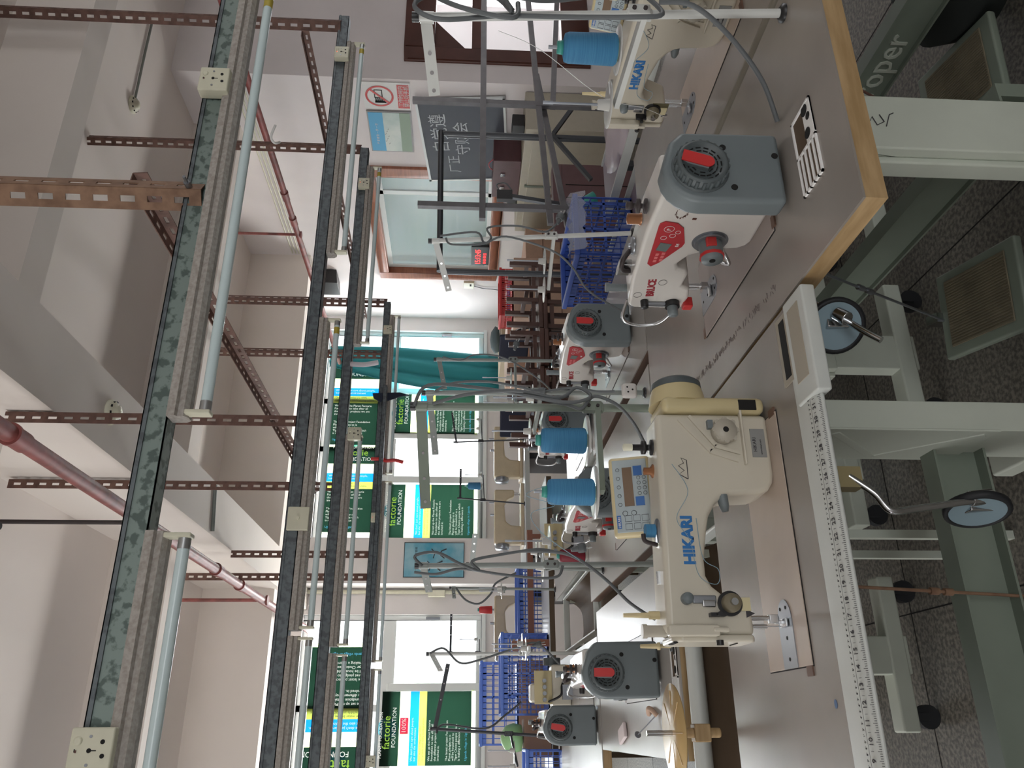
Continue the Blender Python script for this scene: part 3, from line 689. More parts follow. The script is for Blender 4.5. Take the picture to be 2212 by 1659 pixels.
# work-catching troughs
def trough(x0, x1, y0, y1, z, depth, label, m=brownt, rim=edgewhite, axis='y'):
    r = thing('work_trough', label, 'trough')
    b = MB(); n = 16; vs = []
    for j in range(2):
        for i in range(n+1):
            t = i/n; q = 1-abs(2*t-1)**4
            if axis == 'y': vs.append((x0+(x1-x0)*t, (y0, y1)[j], z-depth*q))
            else: vs.append(((x0, x1)[j], y0+(y1-y0)*t, z-depth*q))
    b.add(vs, [(i, i+1, n+2+i, n+1+i) for i in range(n)], True); o = b.build('lining', m, r)
    so = o.modifiers.new('t', 'SOLIDIFY'); so.thickness = .004
    w = .008; bb = MB()
    bb.box(x0, x1, y0, y0+w, z-.03, z+.004).box(x0, x1, y1-w, y1, z-.03, z+.004).box(x0, x0+w, y0, y1, z-.03, z+.004).box(x1-w, x1, y0, y1, z-.03, z+.004)
    bb.build('rim', rim, r, bevel=.003)
    for xx in (x0+.02, x1-.02):
        for yy in (y0+.05, y1-.05): MB().box(xx-.01, xx+.01, yy-.01, yy+.01, 0, z-.03).build('leg', stand_m, r)
    return r
trough(.385, .675, 3.56, 4.62, .745, .11, 'brown trough with a white rounded rim between two far tables')
trough(-.6, .44, 1.79, 2.13, .73, .07, 'brown trough with a white roll edge behind the front table', axis='x')
o = MB().cyl((-.6, 2.10, .735), (.42, 2.10, .735), .022).build('rolled_edge', edgewhite, bpy.data.objects['work_trough.001'])
o = MB().cyl((0, 0, 0), (0, 1.5, 0), .02).build('fabric_sling_tube', slingm, loc=(1.262, .6, .742)); tag(o, 'olive padded tube lying in the gap between the two right tables', 'padded tube')

# ================================================================= SEWING MACHINES
def arm_common(r, z0=0):
    pass
def bed(r, m, plate=steel, w=.44):
    MB().box(-.05, w-.05, 0, .19, -.0005, .002).build('bed', m, r, bevel=.0008)
    MB().box(-.052, w-.048, -.0022, .1922, -.0008, .0006).build('bed_gap', hole, r)
    b = MB(); n = 12; pts = [(-.05, .055), (.03, .055)]+[(.03+.035*math.sin(PI*i/n), .085-.030*math.cos(PI*i/n)) for i in range(1, n)]+[(.03, .115), (-.05, .115)]
    b.prism(pts, .002, .0035, 'z'); b.build('needle_plate', plate, r)
    s_ = MB()
    for (x, y) in ((-.035, .085), (.05, .075), (.05, .1), (.0, .085)): s_.cyl((x, y, .0034), (x, y, .004), .0032, n=10)
    s_.build('plate_screws', hole, r)
    MB().box(w-.055, w-.04, .005, .03, -.0005, .003).box(-.066, -.05, .002, .026, -.0005, .002).build('hinge_notch', edgered, r)
def needle_gear(r, u=.02, v=.09, ztop=.08, guard=True):
    MB().cyl((u, v, .035), (u, v, ztop), .004, n=10).build('needle_bar', chrome, r)
    MB().cyl((u, v, .006), (u, v, .036), .0009, n=6).build('needle', chrome, r)
    b = MB().cyl((u+.014, v, .012), (u+.014, v, ztop), .0045, n=10).box(u+.005, u+.02, v-.006, v+.006, .014, .03)
    b.box(u-.002, u+.012, v-.022, v+.006, .0045, .009).box(u+.004, u+.010, v-.004, v+.006, .008, .018)
    b.build('presser_foot', chrome, r, bevel=.001)
def dial_knob(b, c, r_, ax=(0, -1, 0), l=.014): b.lathe(c, [(r_, 0), (r_, l*.7), (r_*.9, l), (0, l)], ax, n=24)
def hikari(loc, rz, label, name='lockstitch_machine', textsize=.0275, tape=False):
    r = thing(name, label, 'sewing machine', loc, rz, 'industrial sewing machines')
    prof = [(0, .072), (0, .205), (.012, .222), (.40, .212), (.40, .0), (.285, 0), (.268, .004), (.254, .014), (.247, .032), (.243, .09), (.238, .104), (.226, .117), (.205, .130), (.18, .136), (.13, .146), (.10, .146), (.083, .138), (.068, .120), (.048, .074)]
    MB().prism(prof, .045, .135, 'y').build('arm', cream, r, bevel=.012, seg=3)
    MB().prism([(.042, .078), (.042, .20), (.055, .214), (.125, .214), (.138, .20), (.138, .078), (.12, .07), (.06, .07)], -.010, .002, 'x').build('face_plate', cream, r, bevel=.004)
    MB().box(-.011, -.0085, .05, .09, .205, .212).box(-.0115, -.0095, .06, .1, .1, .102).build('face_plate_seam', hole, r)
    MB().box(.40, .432, .035, .145, .004, .2).build('motor_housing', creamy, r, bevel=.012, seg=3)
    MB().lathe((.428, .09, .156), [(.056, 0), (.052, .02), (.048, .036)], (1, 0, 0), n=36).build('handwheel_cover', creamy, r)
    MB().lathe((.463, .09, .156), [(.049, 0), (.048, .012), (.040, .018), (0, .018)], (1, 0, 0), n=36).build('handwheel', mgrey2, r)
    MB().box(.405, .425, .0335, .036, .022, .055).build('vent_opening', hole, r)
    bed(r, mat('bed_cream', (186, 170, 156), .35, noise=.05))
    needle_gear(r)
    k = MB(); dial_knob(k, (.362, .045, .088), .023, l=.02)
    for i in range(8):
        t = i*PI/4; k.cyl((.362+.021*math.cos(t), .03, .088+.021*math.sin(t)), (.362+.021*math.cos(t), .026, .088+.021*math.sin(t)), .005, n=8)
    k.build('stitch_dial', mat('dial_grey', (176, 170, 156), .4), r)
    MB().cyl((.362, .0255, .088), (.362, .0248, .088), .0055).build('dial_centre', hole, r)
    MB().box(.368, .384, .035, .046, .108, .118).build('dial_stop', mgrey, r)
    MB().box(.30, .425, .036, .048, .050, .055).build('ledge', cream, r, bevel=.002)
    MB().bar((.388, .044, .170), (.325, .044, .115), .008, .008, up=(0,1,0)).bar((.325, .044, .117), (.308, .044, .065), .008, .008, up=(0,1,0)).bar((.394, .044, .150), (.335, .044, .105), .006, .006, up=(0,1,0)).bar((.335, .044, .107), (.322, .044, .06), .006, .006, up=(0,1,0)).build('raised_rib', cream, r)
    MB().box(.315, .37, .0435, .0455, .010, .037).build('rating_plate', mat('rating_plate', (150, 152, 150), .4, .4), r)
    text('rating_text', 'HIKARI', .009, (.325, .0432, .028), (1, 0, 0), (0, 0, 1), inkm, r); text('rating_text', 'www.hikari.com', .0045, (.32, .0432, .018), (1, 0, 0), (0, 0, 1), inkm, r)
    text('maker_name', 'HIKARI', textsize, (.118, .0446, .164), (1, 0, 0), (0, 0, 1), bluetxt, r, bold=.0013)
    lg = MB(); lg.tube([(.272, .0446, .162), (.308, .0446, .162), (.312, .0446, .172), (.302, .0446, .168), (.297, .0446, .178), (.288, .0446, .168), (.281, .0446, .178), (.272, .0446, .162)], .0008, n=5, smooth=False)
    lg.build('crown_mark', inkm, r)
    MB().lathe((.245, .055, .1), [(.010, 0), (.009, .02), (.006, .03), (0, .031)], (-1, 0, -.1), n=16).build('reverse_lever', mgrey, r)
    # tension group
    t1 = MB(); dial_knob(t1, (.052, .045, .112), .016, l=.022); t1.build('tension_dial', mat('dial_olive', (120, 112, 92), .5), r)
    MB().lathe((.052, .045, .112), [(.021, 0), (.021, .006)], (0, -1, 0)).build('tension_disc', black, r)
    MB().cyl((.052, .022, .112), (.052, .014, .112), .006).build('tension_post', chrome, r)
    t2 = MB(); dial_knob(t2, (.060, .045, .186), .010, l=.016); t2.build('pretension_knob', mgrey, r)
    MB().box(.052, .066, .040, .045, .135, .176).build('thread_guide_slot', steel, r, bevel=.002)
    MB().box(.046, .058, .0385, .045, .137, .160).build('take_up_cover', chrome, r, bevel=.002)
    MB().box(.03, .036, .030, .046, .124, .150).cyl((.033, .03, .137), (.033, .02, .137), .004, n=10).build('thread_lever', black, r)
    MB().prism([(.036, .070), (.043, .085), (.029, .085)], .0436, .0446, 'y').build('warning_mark', inkm, r)
    MB().box(-.002, .016, .026, .046, .138, .224).box(.004, .012, .024, .045, .122, .150).build('take_up_guard', cream, r, bevel=.003)
    MB().cyl((-.008, .036, .138), (-.016, .036, .138), .006, n=12).build('lock_pin', black, r)
    MB().box(.04, .062, .04, .044, .077, .094).build('side_tab', mat('tab_yellow', (210, 200, 160), .5), r)
    # on top
    MB().cyl((.012, .09, .215), (.012, .09, .248), .010, n=16).cyl((.012, .09, .248), (.012, .09, .256), .012, n=16).build('presser_screw', mat('dial_grey', (176, 170, 156), .4), r)
    MB().cyl((.04, .10, .212), (.04, .10, .24), .007, n=12).cyl((.04, .10, .24), (.04, .10, .285), .005, .0035, n=12).build('thread_post', mat('post_beige', (206, 190, 148), .5), r)
    MB().box(.09, .112, .075, .08, .212, .226).build('top_clip', chrome, r)
    bw = MB().lathe((.185, .08, .214), [(.022, 0), (.022, .005), (.006, .006), (.006, .01)]); bw.build('winder_base', steel, r)
    MB().cyl((.185, .08, .222), (.185, .08, .240), .012, n=18).build('bobbin', thread, r)
    MB().tube([(.16, .08, .22), (.165, .075, .242), (.178, .075, .245)], .004).build('winder_arm', blackm, r)
    MB().lathe((.30, .09, .212), [(.013, 0), (.013, .004), (.007, .008), (.007, .02), (0, .021)]).build('oil_window', brass, r)
    MB().lathe((.345, .085, .212), [(.015, 0), (.015, .005), (.006, .006), (.006, .014), (.013, .015), (.013, .022), (.006, .023), (.006, .04), (0, .04)]).build('thread_nut', black, r)
    MB().lathe((.345, .085, .252), [(.007, 0), (.007, .016), (.003, .018)]).build('nut_cap', ivory, r)
    if tape: MB().box(.05, .075, .0425, .0445, .075, .115).build('olive_tape', mat('olive_tape', (92, 86, 58), .6), r)
    ty = MB().tube([(.30, .044, .19), (.25, .0435, .165), (.20, .0437, .19), (.16, .0437, .17), (.10, .0437, .16), (.085, .0437, .13), (.11, .0437, .125), (.13, .0437, .15), (.2, .0437, .155)], .0006, n=4)
    ty.build('loose_thread', mat('pale_thread', (140, 170, 186), .8), r)
    return r
def bruce(loc, rz, label, detail=True, dirty=False):
    r = thing('lockstitch_machine', label, 'sewing machine', loc, rz, 'industrial sewing machines')
    prof = [(0, .070), (0, .185), (.012, .198), (.12, .212), (.30, .220), (.432, .216), (.432, 0), (.280, 0), (.264, .006), (.254, .022), (.245, .075), (.222, .112), (.19, .128), (.172, .122), (.165, .100), (.15, .094), (.10, .094), (.088, .074), (.05, .066)]
    MB().prism(prof, .045, .135, 'y').build('arm', white, r, bevel=.013, seg=3)
    # grey motor housing with an arched top around the dial
    n = 18; cx, cz, R_ = .066, .158, .068
    pts = [(0.0, .006), (.0, .13)]
    pts = [(.0, .006), (-.002, cz)]+[(cx-R_*math.cos(t), cz+R_*math.sin(t)) for t in [PI*.1*i for i in range(1, 6)]]+[(.125, .208), (.150, .185), (.152, .006)]
    MB().prism(pts, .428, .475, 'x').build('motor_housing', mgrey, r, bevel=.010, seg=3)
    c = (.474, cx, cz)
    MB().lathe(c, [(.052, 0), (.052, .004), (.047, .004)], (1, 0, 0), n=40).build('dial_recess', mgrey2, r)
    d = MB(); prof2 = [(.046, 0), (.046, .022), (.040, .025), (.036, .016), (0, .016)]
    d.lathe(c, prof2, (1, 0, 0), n=40)
    for i in range(22):
        t = 2*PI*i/22; d.cyl((c[0]+.002, c[1]+.0455*math.cos(t), c[2]+.0455*math.sin(t)), (c[0]+.021, c[1]+.0455*math.cos(t), c[2]+.0455*math.sin(t)), .004, n=6)
    d.build('handwheel', mgrey2, r)
    Mx = Matrix.Translation(c) @ Matrix.Rotation(math.radians(random.uniform(-18, 8)), 4, 'X')
    def ring_pts(y0, y1, z0, z1, rr):
        return [(y0, z0), (y1, z0), (y1, z1)]+[((y0+y1)/2+(y1-y0)/2*math.cos(t), z1+(y1-y0)/2*math.sin(t)) for t in (PI*.25, PI*.5, PI*.75)]+[(y0, z1)]
    MB().prism(ring_pts(-.0145, .0145, -.012, .026, 0), .014, .024, 'x', M=Mx).build('dial_grip', mgrey, r)
    MB().prism([(.0115*math.cos(t), -.002+.0115*math.sin(t)-.006) for t in [PI+PI*i/8 for i in range(9)]]+[(.0115, .038), (-.0115, .038)], .024, .0262, 'x', M=Mx).build('red_insert', red, r)
    sl = MB()
    for rr in (.020, .027, .034):
        for a0 in range(0, 360, 24):
            if 60 < a0 < 120: continue
            if rr == .020 and (a0 % 48): continue
            M2 = Mx @ Matrix.Rotation(math.radians(a0), 4, 'X'); sl.box(.0155, .0170, rr-.0011, rr+.0011, -.0045, .0045, M2)
    sl.build('dial_slots', hole, r)
    h = MB()
    for (yy, zz) in ((.115, .112), (.028, .10), (.10, .018)): h.cyl((.4745, yy, zz), (.4765, yy, zz), .006, n=14)
    h.build('screw_holes', hole, r)
    bed(r, mat('bed_taupe', (160, 148, 142), .35, noise=.05))
    needle_gear(r)
    MB().box(.012, .034, .035, .06, .052, .074).build('red_guard', red, r, bevel=.003)
    MB().cyl((.28, .05, .085), (.28, .044, .085), .036, n=32).cyl((.28, .046, .085), (.28, .038, .085), .031, n=32).build('knob_flange', steel, r)
    k = MB(); dial_knob(k, (.28, .040, .085), .023, l=.040); k.build('stitch_dial', mgrey, r)
    MB().lathe((.28, .012, .085), [(.0245, 0), (.0245, .006)], (0, -1, 0), n=10).build('dial_band', red, r); MB().cyl((.28, .0, .085), (.28, -.0012, .085), .006).build('dial_centre', hole, r)
    MB().box(.292, .306, .02, .044, .08, .10).build('red_key', red, r, bevel=.002)
    MB().tube([(.262, .05, .06), (.25, .03, .045), (.235, .022, .035), (.232, .03, .05), (.25, .045, .065)], .004).build('thread_hook', chrome, r)
    # control panel inset
    pp = [(.185, .184), (.20, .170), (.262, .137), (.275, .135), (.325, .150), (.340, .165), (.345, .190), (.338, .199), (.33, .200), (.195, .193)]
    MB().prism(pp, .0425, .0445, 'y').build('control_panel', redp, r)
    MB().prism([(.243, .166), (.270, .160), (.275, .184), (.248, .188)], .0415, .0426, 'y').build('display', lcd, r)
    bt = MB()
    for i in range(3):
        for j in range(2): bt.box(.203+i*.012+j*.004, .212+i*.012+j*.004, .0418, .0426, .1775-j*.012, .184-j*.012)
    bt.build('keys', mat('panel_key', (210, 110, 110), .5), r)
    text('panel_text', 'P', .012, (.318, .0418, .174), (1, 0, 0), (0, 0, 1), paperm, r); text('panel_text', 'R4', .010, (.262, .0418, .145), (1, 0, 0), (0, 0, 1), paperm, r)
    bt = MB()
    for (a_, b_, q) in ((.322, .178, .010), (.292, .182, .006), (.300, .166, .006), (.312, .158, .005)):
        bt.tube([(a_+q*math.cos(t*PI/6), .042, b_+q*math.sin(t*PI/6)) for t in range(13)], .0005, n=4, smooth=False)
    bt.build('key_rings', paperm, r)
    text('maker_name', 'BRUCE', .0235, (.058, .0446, .150), (1, .0, .12), (0, 0, 1), mat('maker_red', (150, 40, 52), .5), r, bold=.0010)
    if detail:
        g = MB()
        for (cu_, cz_) in ((.062, .186), (.118, .142)): g.tube([(cu_+.011*math.cos(t*PI/8), .0442, cz_+.009*math.sin(t*PI/8)) for t in range(17)], .0004, n=4, smooth=False)
        g.build('cartoon_outline', inkm, r)
    t1 = MB(); dial_knob(t1, (.03, .042, .10), .012, l=.03); t1.build('tension_dial', mgrey, r); MB().lathe((.03, .045, .10), [(.017, 0), (.017, .012)], (0, -1, 0)).build('tension_disc', black, r)
    t2 = MB(); dial_knob(t2, (.035, .045, .165), .009, l=.018); t2.build('pretension_knob', black, r)
    MB().box(.02, .034, .038, .045, .112, .158).build('thread_guide_slot', steel, r, bevel=.002)
    MB().tube([(.012, .06, .198), (-.02, .03, .205), (-.035, .02, .175), (-.028, .02, .125), (.0, .03, .10), (.02, .035, .104)], .0038).build('lifting_lever', chrome, r)
    MB().cyl((.015, .09, .19), (.015, .09, .245), .009, n=14).cyl((.015, .09, .24), (.015, .09, .248), .011, n=14).build('presser_screw', mgrey, r)
    MB().tube([(.12, .07, .212), (.14, .06, .235), (.17, .065, .238), (.17, .09, .222)], .005).build('winder_arm', blackm, r)
    MB().box(.10, .145, .07, .085, .212, .240).build('winder_plate', chrome, r, bevel=.002)
    MB().lathe((.19, .09, .218), [(.019, 0), (.019, .004), (.005, .005), (.005, .012)]).build('winder_base', steel, r)
    MB().lathe((.285, .09, .222), [(.013, 0), (.013, .004), (.011, .005), (.011, .028), (0, .03)]).build('oil_window', brass, r)
    MB().lathe((.335, .085, .222), [(.015, 0), (.015, .004), (.005, .005), (.005, .013), (.014, .014), (.014, .020), (.005, .021), (.005, .028), (.008, .029), (.008, .04), (0, .041)]).build('thread_nut', blackm, r)
    if dirty:
        sm = MB(); random.seed(3)
        for i in range(60):
            t = random.uniform(0, 2*PI); q = random.uniform(.8, 1.05); sm.box(.372+.018*math.cos(t)*q, .374+.018*math.cos(t)*q, .0440, .0447, .165+.012*math.sin(t)*q, .1662+.012*math.sin(t)*q)
        sm.box(.352, .357, .0438, .0447, .133, .141).box(.41, .416, .0438, .0447, .075, .082); sm.build('red_sticker_residue', wooddark, r)
    return r
Z = .7605
mA = hikari((.14, 1.325, Z), 0, 'large cream sewing machine with blue lettering on the front table')
mB = bruce((.845, 1.60, Z), -PI/2, 'white and grey sewing machine nearest on the right, red panel and dial', dirty=True)
mC = hikari((1.375, 1.585, Z), -PI/2, 'cream sewing machine in the far right row with olive tape by its needle', textsize=.029, tape=True)
mB2 = bruce((1.195, 2.86, Z), -PI/2, 'white and grey sewing machine behind the nearest one, by the blue crate')
mG = bruce((.60, 2.85, Z), -PI/2, 'white and grey sewing machine half hidden behind the spools and control panel')
mD = bruce((.075, 2.83, Z), -PI/2, 'white and grey sewing machine on the left, big red dial facing the camera')
mE = bruce((-.065, 3.985, Z), -PI/2, 'white and grey sewing machine behind the left one, partly cut by its lever')
mH = bruce((1.185, 3.76, Z), -PI/2, 'white and grey sewing machine behind the tall grey thread stand')
def control_panel(loc, rot, label):
    cp = thing('control_panel_box', label, 'control panel', loc); cp.rotation_euler = tuple(math.radians(a) for a in rot)
    MB().box(0, .165, 0, .022, 0, .082).build('case', mat('case_beige', (206, 192, 152), .4), cp, bevel=.008, seg=3)
    MB().box(.008, .157, -.0015, .0005, .007, .075).build('face', mat('face_grey', (170, 182, 186), .4), cp, bevel=.001)
    MB().box(.060, .140, -.0035, -.001, .037, .056).build('display', mat('display_brown', (120, 98, 78), .3), cp)
    b = MB().box(.122, .142, -.003, -.001, .017, .034).box(.060, .078, -.003, -.001, .017, .034).box(.016, .042, -.003, -.001, .066, .074); b.build('blue_keys', mat('key_blue', (54, 104, 170), .5), cp)
    text('panel_name', 'HIKARI', .007, (.017, -.0035, .0672), (1, 0, 0), (0, 0, 1), paperm, cp)
    b = MB()
    for i in range(4):
        for j in range(2): b.tube([(.085+i*.0108+.0035*math.cos(t*PI/5), -.002, .014+j*.011+.0035*math.sin(t*PI/5)) for t in range(11)], .0004, n=4, smooth=False)
    for i in range(5): b.tube([(.064+i*.018+.0035*math.cos(t*PI/5), -.002, .065+.0035*math.sin(t*PI/5)) for t in range(11)], .0004, n=4, smooth=False)
    for i in range(2): b.tube([(.046+.005*math.cos(t*PI/5), -.002, .040+i*.017+.005*math.sin(t*PI/5)) for t in range(11)], .0005, n=4, smooth=False)
    for i in range(2):
        for j in range(3):
            a0, c0 = .013+i*.016, .012+j*.0165
            for (p, q, r_, s_) in ((a0, a0+.012, c0, c0+.0005), (a0, a0+.012, c0+.013, c0+.0135), (a0, a0+.0005, c0, c0+.0135), (a0+.012, a0+.0125, c0, c0+.0135)): b.box(p, q, -.0022, -.0012, r_, s_)
    b.build('key_outlines', inkm, cp)
    MB().box(.04, .12, .004, .016, -.022, .002).build('bracket', brownt, cp)
    
    
control_panel((.34, 1.50, .955), (-14, -1, 3), 'beige control box with brown display and blue keys behind the cream machine')
control_panel((1.55, 1.43, .965), (-14, 0, -90), 'beige control box behind the far right cream machine, half hidden by the white pole')

# overlock machines
def overlock(loc, rz, label, k=1.0):
    r = thing('overlock_machine', label, 'sewing machine', loc, rz, 'boxy overlock machines')
    MB().box(0, .20*k, 0, .14*k, 0, .10*k).build('body', cream, r, bevel=.012)
    MB().box(.02*k, .11*k, .01*k, .12*k, .10*k, .21*k).build('upper_arm', cream, r, bevel=.012)
    MB().box(.01*k, .17*k, -.006, .0, .10*k, .19*k).build('cover', creamy, r, bevel=.006)
    MB().cyl((.20*k, .07*k, .09*k), (.235*k, .07*k, .09*k), .045*k, n=24).build('handwheel', mgrey2, r)
    for i in range(4): MB().cyl((.03*k+i*.03*k, -.006, .14*k), (.03*k+i*.03*k, -.03, .14*k), .010*k, n=12).build('tension_dial', steel, r)
    MB().tube([(.02*k, -.01, .12*k), (.05*k, -.03, .06*k), (.1*k, -.02, .05*k), (.16*k, -.02, .02*k)], .006*k).build('hose', black, r)
    MB().box(.03*k, .1*k, -.04*k, 0, .0, .05*k).build('cloth_plate', steel, r)
    return r
overlock((.10, 4.30, Z), 0, 'dark oily overlock machine with a cream cover on the left middle table', 1.0)
overlock((.73, 3.72, Z), 0, 'grey-white overlock machine with an orange mark behind the spools', .95)
def juki(loc, rz, label):
    r = thing('lockstitch_machine', label, 'sewing machine', loc, rz, 'beige machines on the back tables')
    prof = [(0, .07), (0, .23), (.44, .23), (.44, 0), (.30, 0), (.29, .10), (.26, .14), (.12, .15), (.08, .12), (.06, .07)]
    MB().prism(prof, .04, .13, 'y').build('arm', mat('old_beige', (196, 180, 152), .4, noise=.08), r, bevel=.014)
    MB().lathe((.44, .085, .165), [(.055, 0), (.06, .02), (.05, .04), (0, .042)], (1, 0, 0)).build('handwheel', steel, r)
    MB().box(-.04, .46, 0, .17, -.003, .02).build('bed', mat('old_beige', (196, 180, 152), .4), r)
    MB().lathe((.05, .04, .12), [(.018, 0), (.018, .02)], (0, -1, 0)).build('tension_dial', steel, r)
    MB().cyl((.2, .08, .23), (.2, .08, .26), .01).cyl((.1, .08, .23), (.1, .08, .27), .007).build('top_fittings', steel, r)
    needle_gear(r, .02, .085)
    return r
tJ = table(1.1, 2.7, 6.05, 6.6, 'x', 'back table carrying two beige machines', top=mat('white_top', (214, 220, 224), .25), edge=edgewhite, h=.84, legs=False)
for xx in (-.7, .1, .7): MB().box(xx, xx+.05, -.2, .2, 0, .80).build('leg', rackd, tJ)
tK = table(.1, 1.02, 6.05, 6.6, 'x', 'back table carrying the beige machine with a red cone', top=mat('white_top', (214, 220, 224), .25), edge=edgewhite, h=.84, legs=False)
for xx in (-.4, .35): MB().box(xx, xx+.05, -.2, .2, 0, .80).build('leg', rackd, tK)
juki((1.77, 6.35, .845), PI, 'beige machine on the back table with its wheel to the left')
juki((1.83+.5, 6.4, .845), PI, 'beige machine on the back table beside the bright window pane')
juki((.93, 6.32, .845), PI, 'beige machine before the left window, red cone above it')

# ================================================================= THREAD STANDS
def cone(loc, label, m=thread, h=.1):
    r = thing('thread_cone', label, 'thread cone', loc, 0, 'thread cones on the stands')
    MB().lathe((0, 0, 0), [(.026, 0), (.029, .004), (.0275, h*.9), (.025, h*.97), (.014, h)]).build('thread', m, r)
    MB().lathe((0, 0, -.001), [(.024, 0), (.024, .003), (.010, .004), (.010, h), (.013, h), (.0115, h+.012), (.006, h+.012)]).build('cone_core', teal, r)
    return r
def stand(base, top, collar, pins, armend, label, m=poleg, spool=(), rp=.0078, disc=.045):
    """pins: list of xyz of disc centres; armend: end of the upper guide arm"""
    r = thing('thread_stand', label, 'thread stand', base, 0, 'thread stands'); B = Vector(base)
    L = lambda p: tuple(Vector(p)-B)
    MB().cyl((0, 0, 0), L(top), rp, n=18).build('pole', m, r)
    MB().lathe((0, 0, -.001), [(.017, 0), (.017, .005), (.011, .009)]).build('foot_ring', black, r)
    T = Vector(top); MB().cyl(L(T), L(T+V(0, 0, .012)), rp*1.15, n=16).build('pole_cap', black, r)
    ae = Vector(armend)
    b = MB(); b.bar(L(T-V(0, 0, .012)), L(ae-V(0, 0, .012)), .004, rp*2.6, up=(0, 0, 1)); b.build('guide_arm', m, r)
    b = MB(); b.cyl(L(T-V(0, 0, .026)), L(T-V(0, 0, .002)), rp*1.35, n=14).build('guide_clamp', m, r)
    hb = MB()
    for k in (.45, .7, .93):
        p = T.lerp(ae, k)-V(0, 0, .012); dd = (ae-T).normalized(); nn = V(-dd.y, dd.x, 0).normalized()
        hb.cyl(L(p-nn*.003), L(p+nn*.003), .0035, n=10)
    hb.build('thread_eyes', chrome, r)
    P0 = Vector((B.x, B.y, collar)); P0 = B.lerp(T, (collar-B.z)/(T.z-B.z))
    MB().cyl(L(P0-V(0, 0, .024)), L(P0+V(0, 0, .022)), rp*1.4, n=16).box(-.012+L(P0)[0], .012+L(P0)[0], -.014+L(P0)[1], .0+L(P0)[1], L(P0)[2]-.02, L(P0)[2]+.02).build('clamp', m, r, bevel=.002)
    MB().cyl(L(P0+V(.0, -.018, .010)), L(P0+V(0, -.013, .010)), .004, n=8).cyl(L(P0+V(0, -.018, -.010)), L(P0+V(0, -.013, -.010)), .004, n=8).build('clamp_bolts', blackm, r)
    far = max(pins, key=lambda p: (Vector(p)-P0).length)
    b = MB(); b.bar(L(P0-V(0, 0, .010)), L(Vector(far)-V(0, 0, .010)), rp*3, rp*1.3).build('spool_arm', m, r)
    for i, p in enumerate(pins):
        p = Vector(p)
        MB().lathe(L(p), [(.014, 0), (disc, .004), (disc, .006), (.014, .003), (.012, .004), (.010, .026), (0, .027)]).build('spool_disc', discm, r)
        MB().cyl(L(p), L(p+V(0, 0, .125)), .0025, n=8).cyl(L(p+V(0, 0, .115)), L(p+V(0, 0, .135)), .0035, n=8).build('spool_pin', steel, r)
    return r
zc = 1.05
stand((1.195, 1.033, .7605), (1.145, 1.033, 1.421), 1.03, [(1.163, 1.104, 1.05), (1.133, 1.215, 1.05)], (1.05, 1.12, 1.405), 'white thread stand at the far right with one blue cone', polew)
cone((1.163, 1.104, 1.058), 'blue thread cone on the white stand at the far right')
stand((.668, 1.665, .7605), (.661, 1.66, 1.438), 1.04, [(.585, 1.66, 1.052), (.462, 1.64, 1.043)], (.46, 1.78, 1.425), 'tall grey-green thread stand behind the cream machine carrying two blue cones', stand_g, rp=.0092, disc=.057)
cone((.585, 1.66, 1.060), 'right blue thread cone on the stand behind the cream machine')
cone((.462, 1.64, 1.051), 'left blue thread cone on the stand behind the cream machine, strands trailing')
stand((.969, 2.287, .7605), (.956, 2.287, 1.45), 1.10, [(1.0, 2.42, 1.10), (.93, 2.55, 1.10)], (.80, 2.42, 1.43), 'grey thread stand just behind the grey-green one, plug hanging beside it', poleg)
stand((1.559, 2.276, .7605), (1.504, 2.276, 1.448), 1.045, [(1.49, 2.36, 1.055), (1.40, 2.40, 1.055)], (1.35, 2.34, 1.40), 'grey-white thread stand in front of the blue crate, cable knotted on it', polew)
stand((1.56, 3.32, .7605), (1.545, 3.3, 1.46), 1.11, [(1.46, 3.3, 1.115), (1.33, 3.28, 1.11)], (1.40, 3.3, 1.43), 'grey thread stand in front of the teal curtain', poleg)
stand((.432, 2.285, .7605), (.424, 2.285, 1.45), 1.075, [(.50, 2.30, 1.07), (.455, 2.46, 1.075)], (.37, 2.40, 1.435), 'grey thread stand looped with cable left of the control panel', poleg)
stand((.303, 3.68, .7605), (.301, 3.68, 1.465), 1.05, [(.33, 3.55, 1.06), (.30, 3.42, 1.055)], (.22, 3.5, 1.42), 'grey thread stand beside the brown trough', polew)
stand((.768, 4.88, .7605), (.775, 4.88, 1.388), 1.08, [(.76, 4.78, 1.09), (.73, 4.7, 1.09)], (.70, 4.78, 1.38), 'grey thread stand standing on the far white table corner', poleg)
stand((-.045, 4.35, .7605), (.0, 4.35, 1.46), 1.08, [(-.10, 4.3, 1.05), (-.17, 4.3, 1.05)], (.30, 4.25, 1.40), 'dark thread stand at the far left with a long guide arm', rackd)
stand((.58, 3.2, .7605), (.60, 3.2, 1.30), 1.0, [(.64, 3.15, 1.03)], (.70, 3.1, 1.29), 'short stand with one bare spool disc left of the blue cones', poleg)
stand((1.62, 6.1, .8405), (1.66, 6.1, 1.36), 1.17, [(1.76, 6.1, 1.18), (1.85, 6.1, 1.18)], (1.90, 6.1, 1.36), 'thin dark stand behind the left beige machine', rackd, rp=.006, disc=.03)
stand((2.16, 6.12, .8405), (2.13, 6.12, 1.40), 1.19, [(2.25, 6.12, 1.2), (2.33, 6.12, 1.2)], (2.38, 6.1, 1.44), 'thin stand with a yellow rod before the bright window pane', rackd, rp=.006, disc=.03)
stand((.50, 6.1, .8405), (.51, 6.1, 1.41), 1.2, [(.60, 6.1, 1.2)], (.78, 6.1, 1.41), 'thin stand against the bright left window', rackd, rp=.006, disc=.03)
cone((.83, 6.25, 1.09), 'red thread cone above the beige machine by the pier', red, .1)
cone((1.76, 6.1, 1.19), 'small blue thread cone on the thin dark stand at the back')
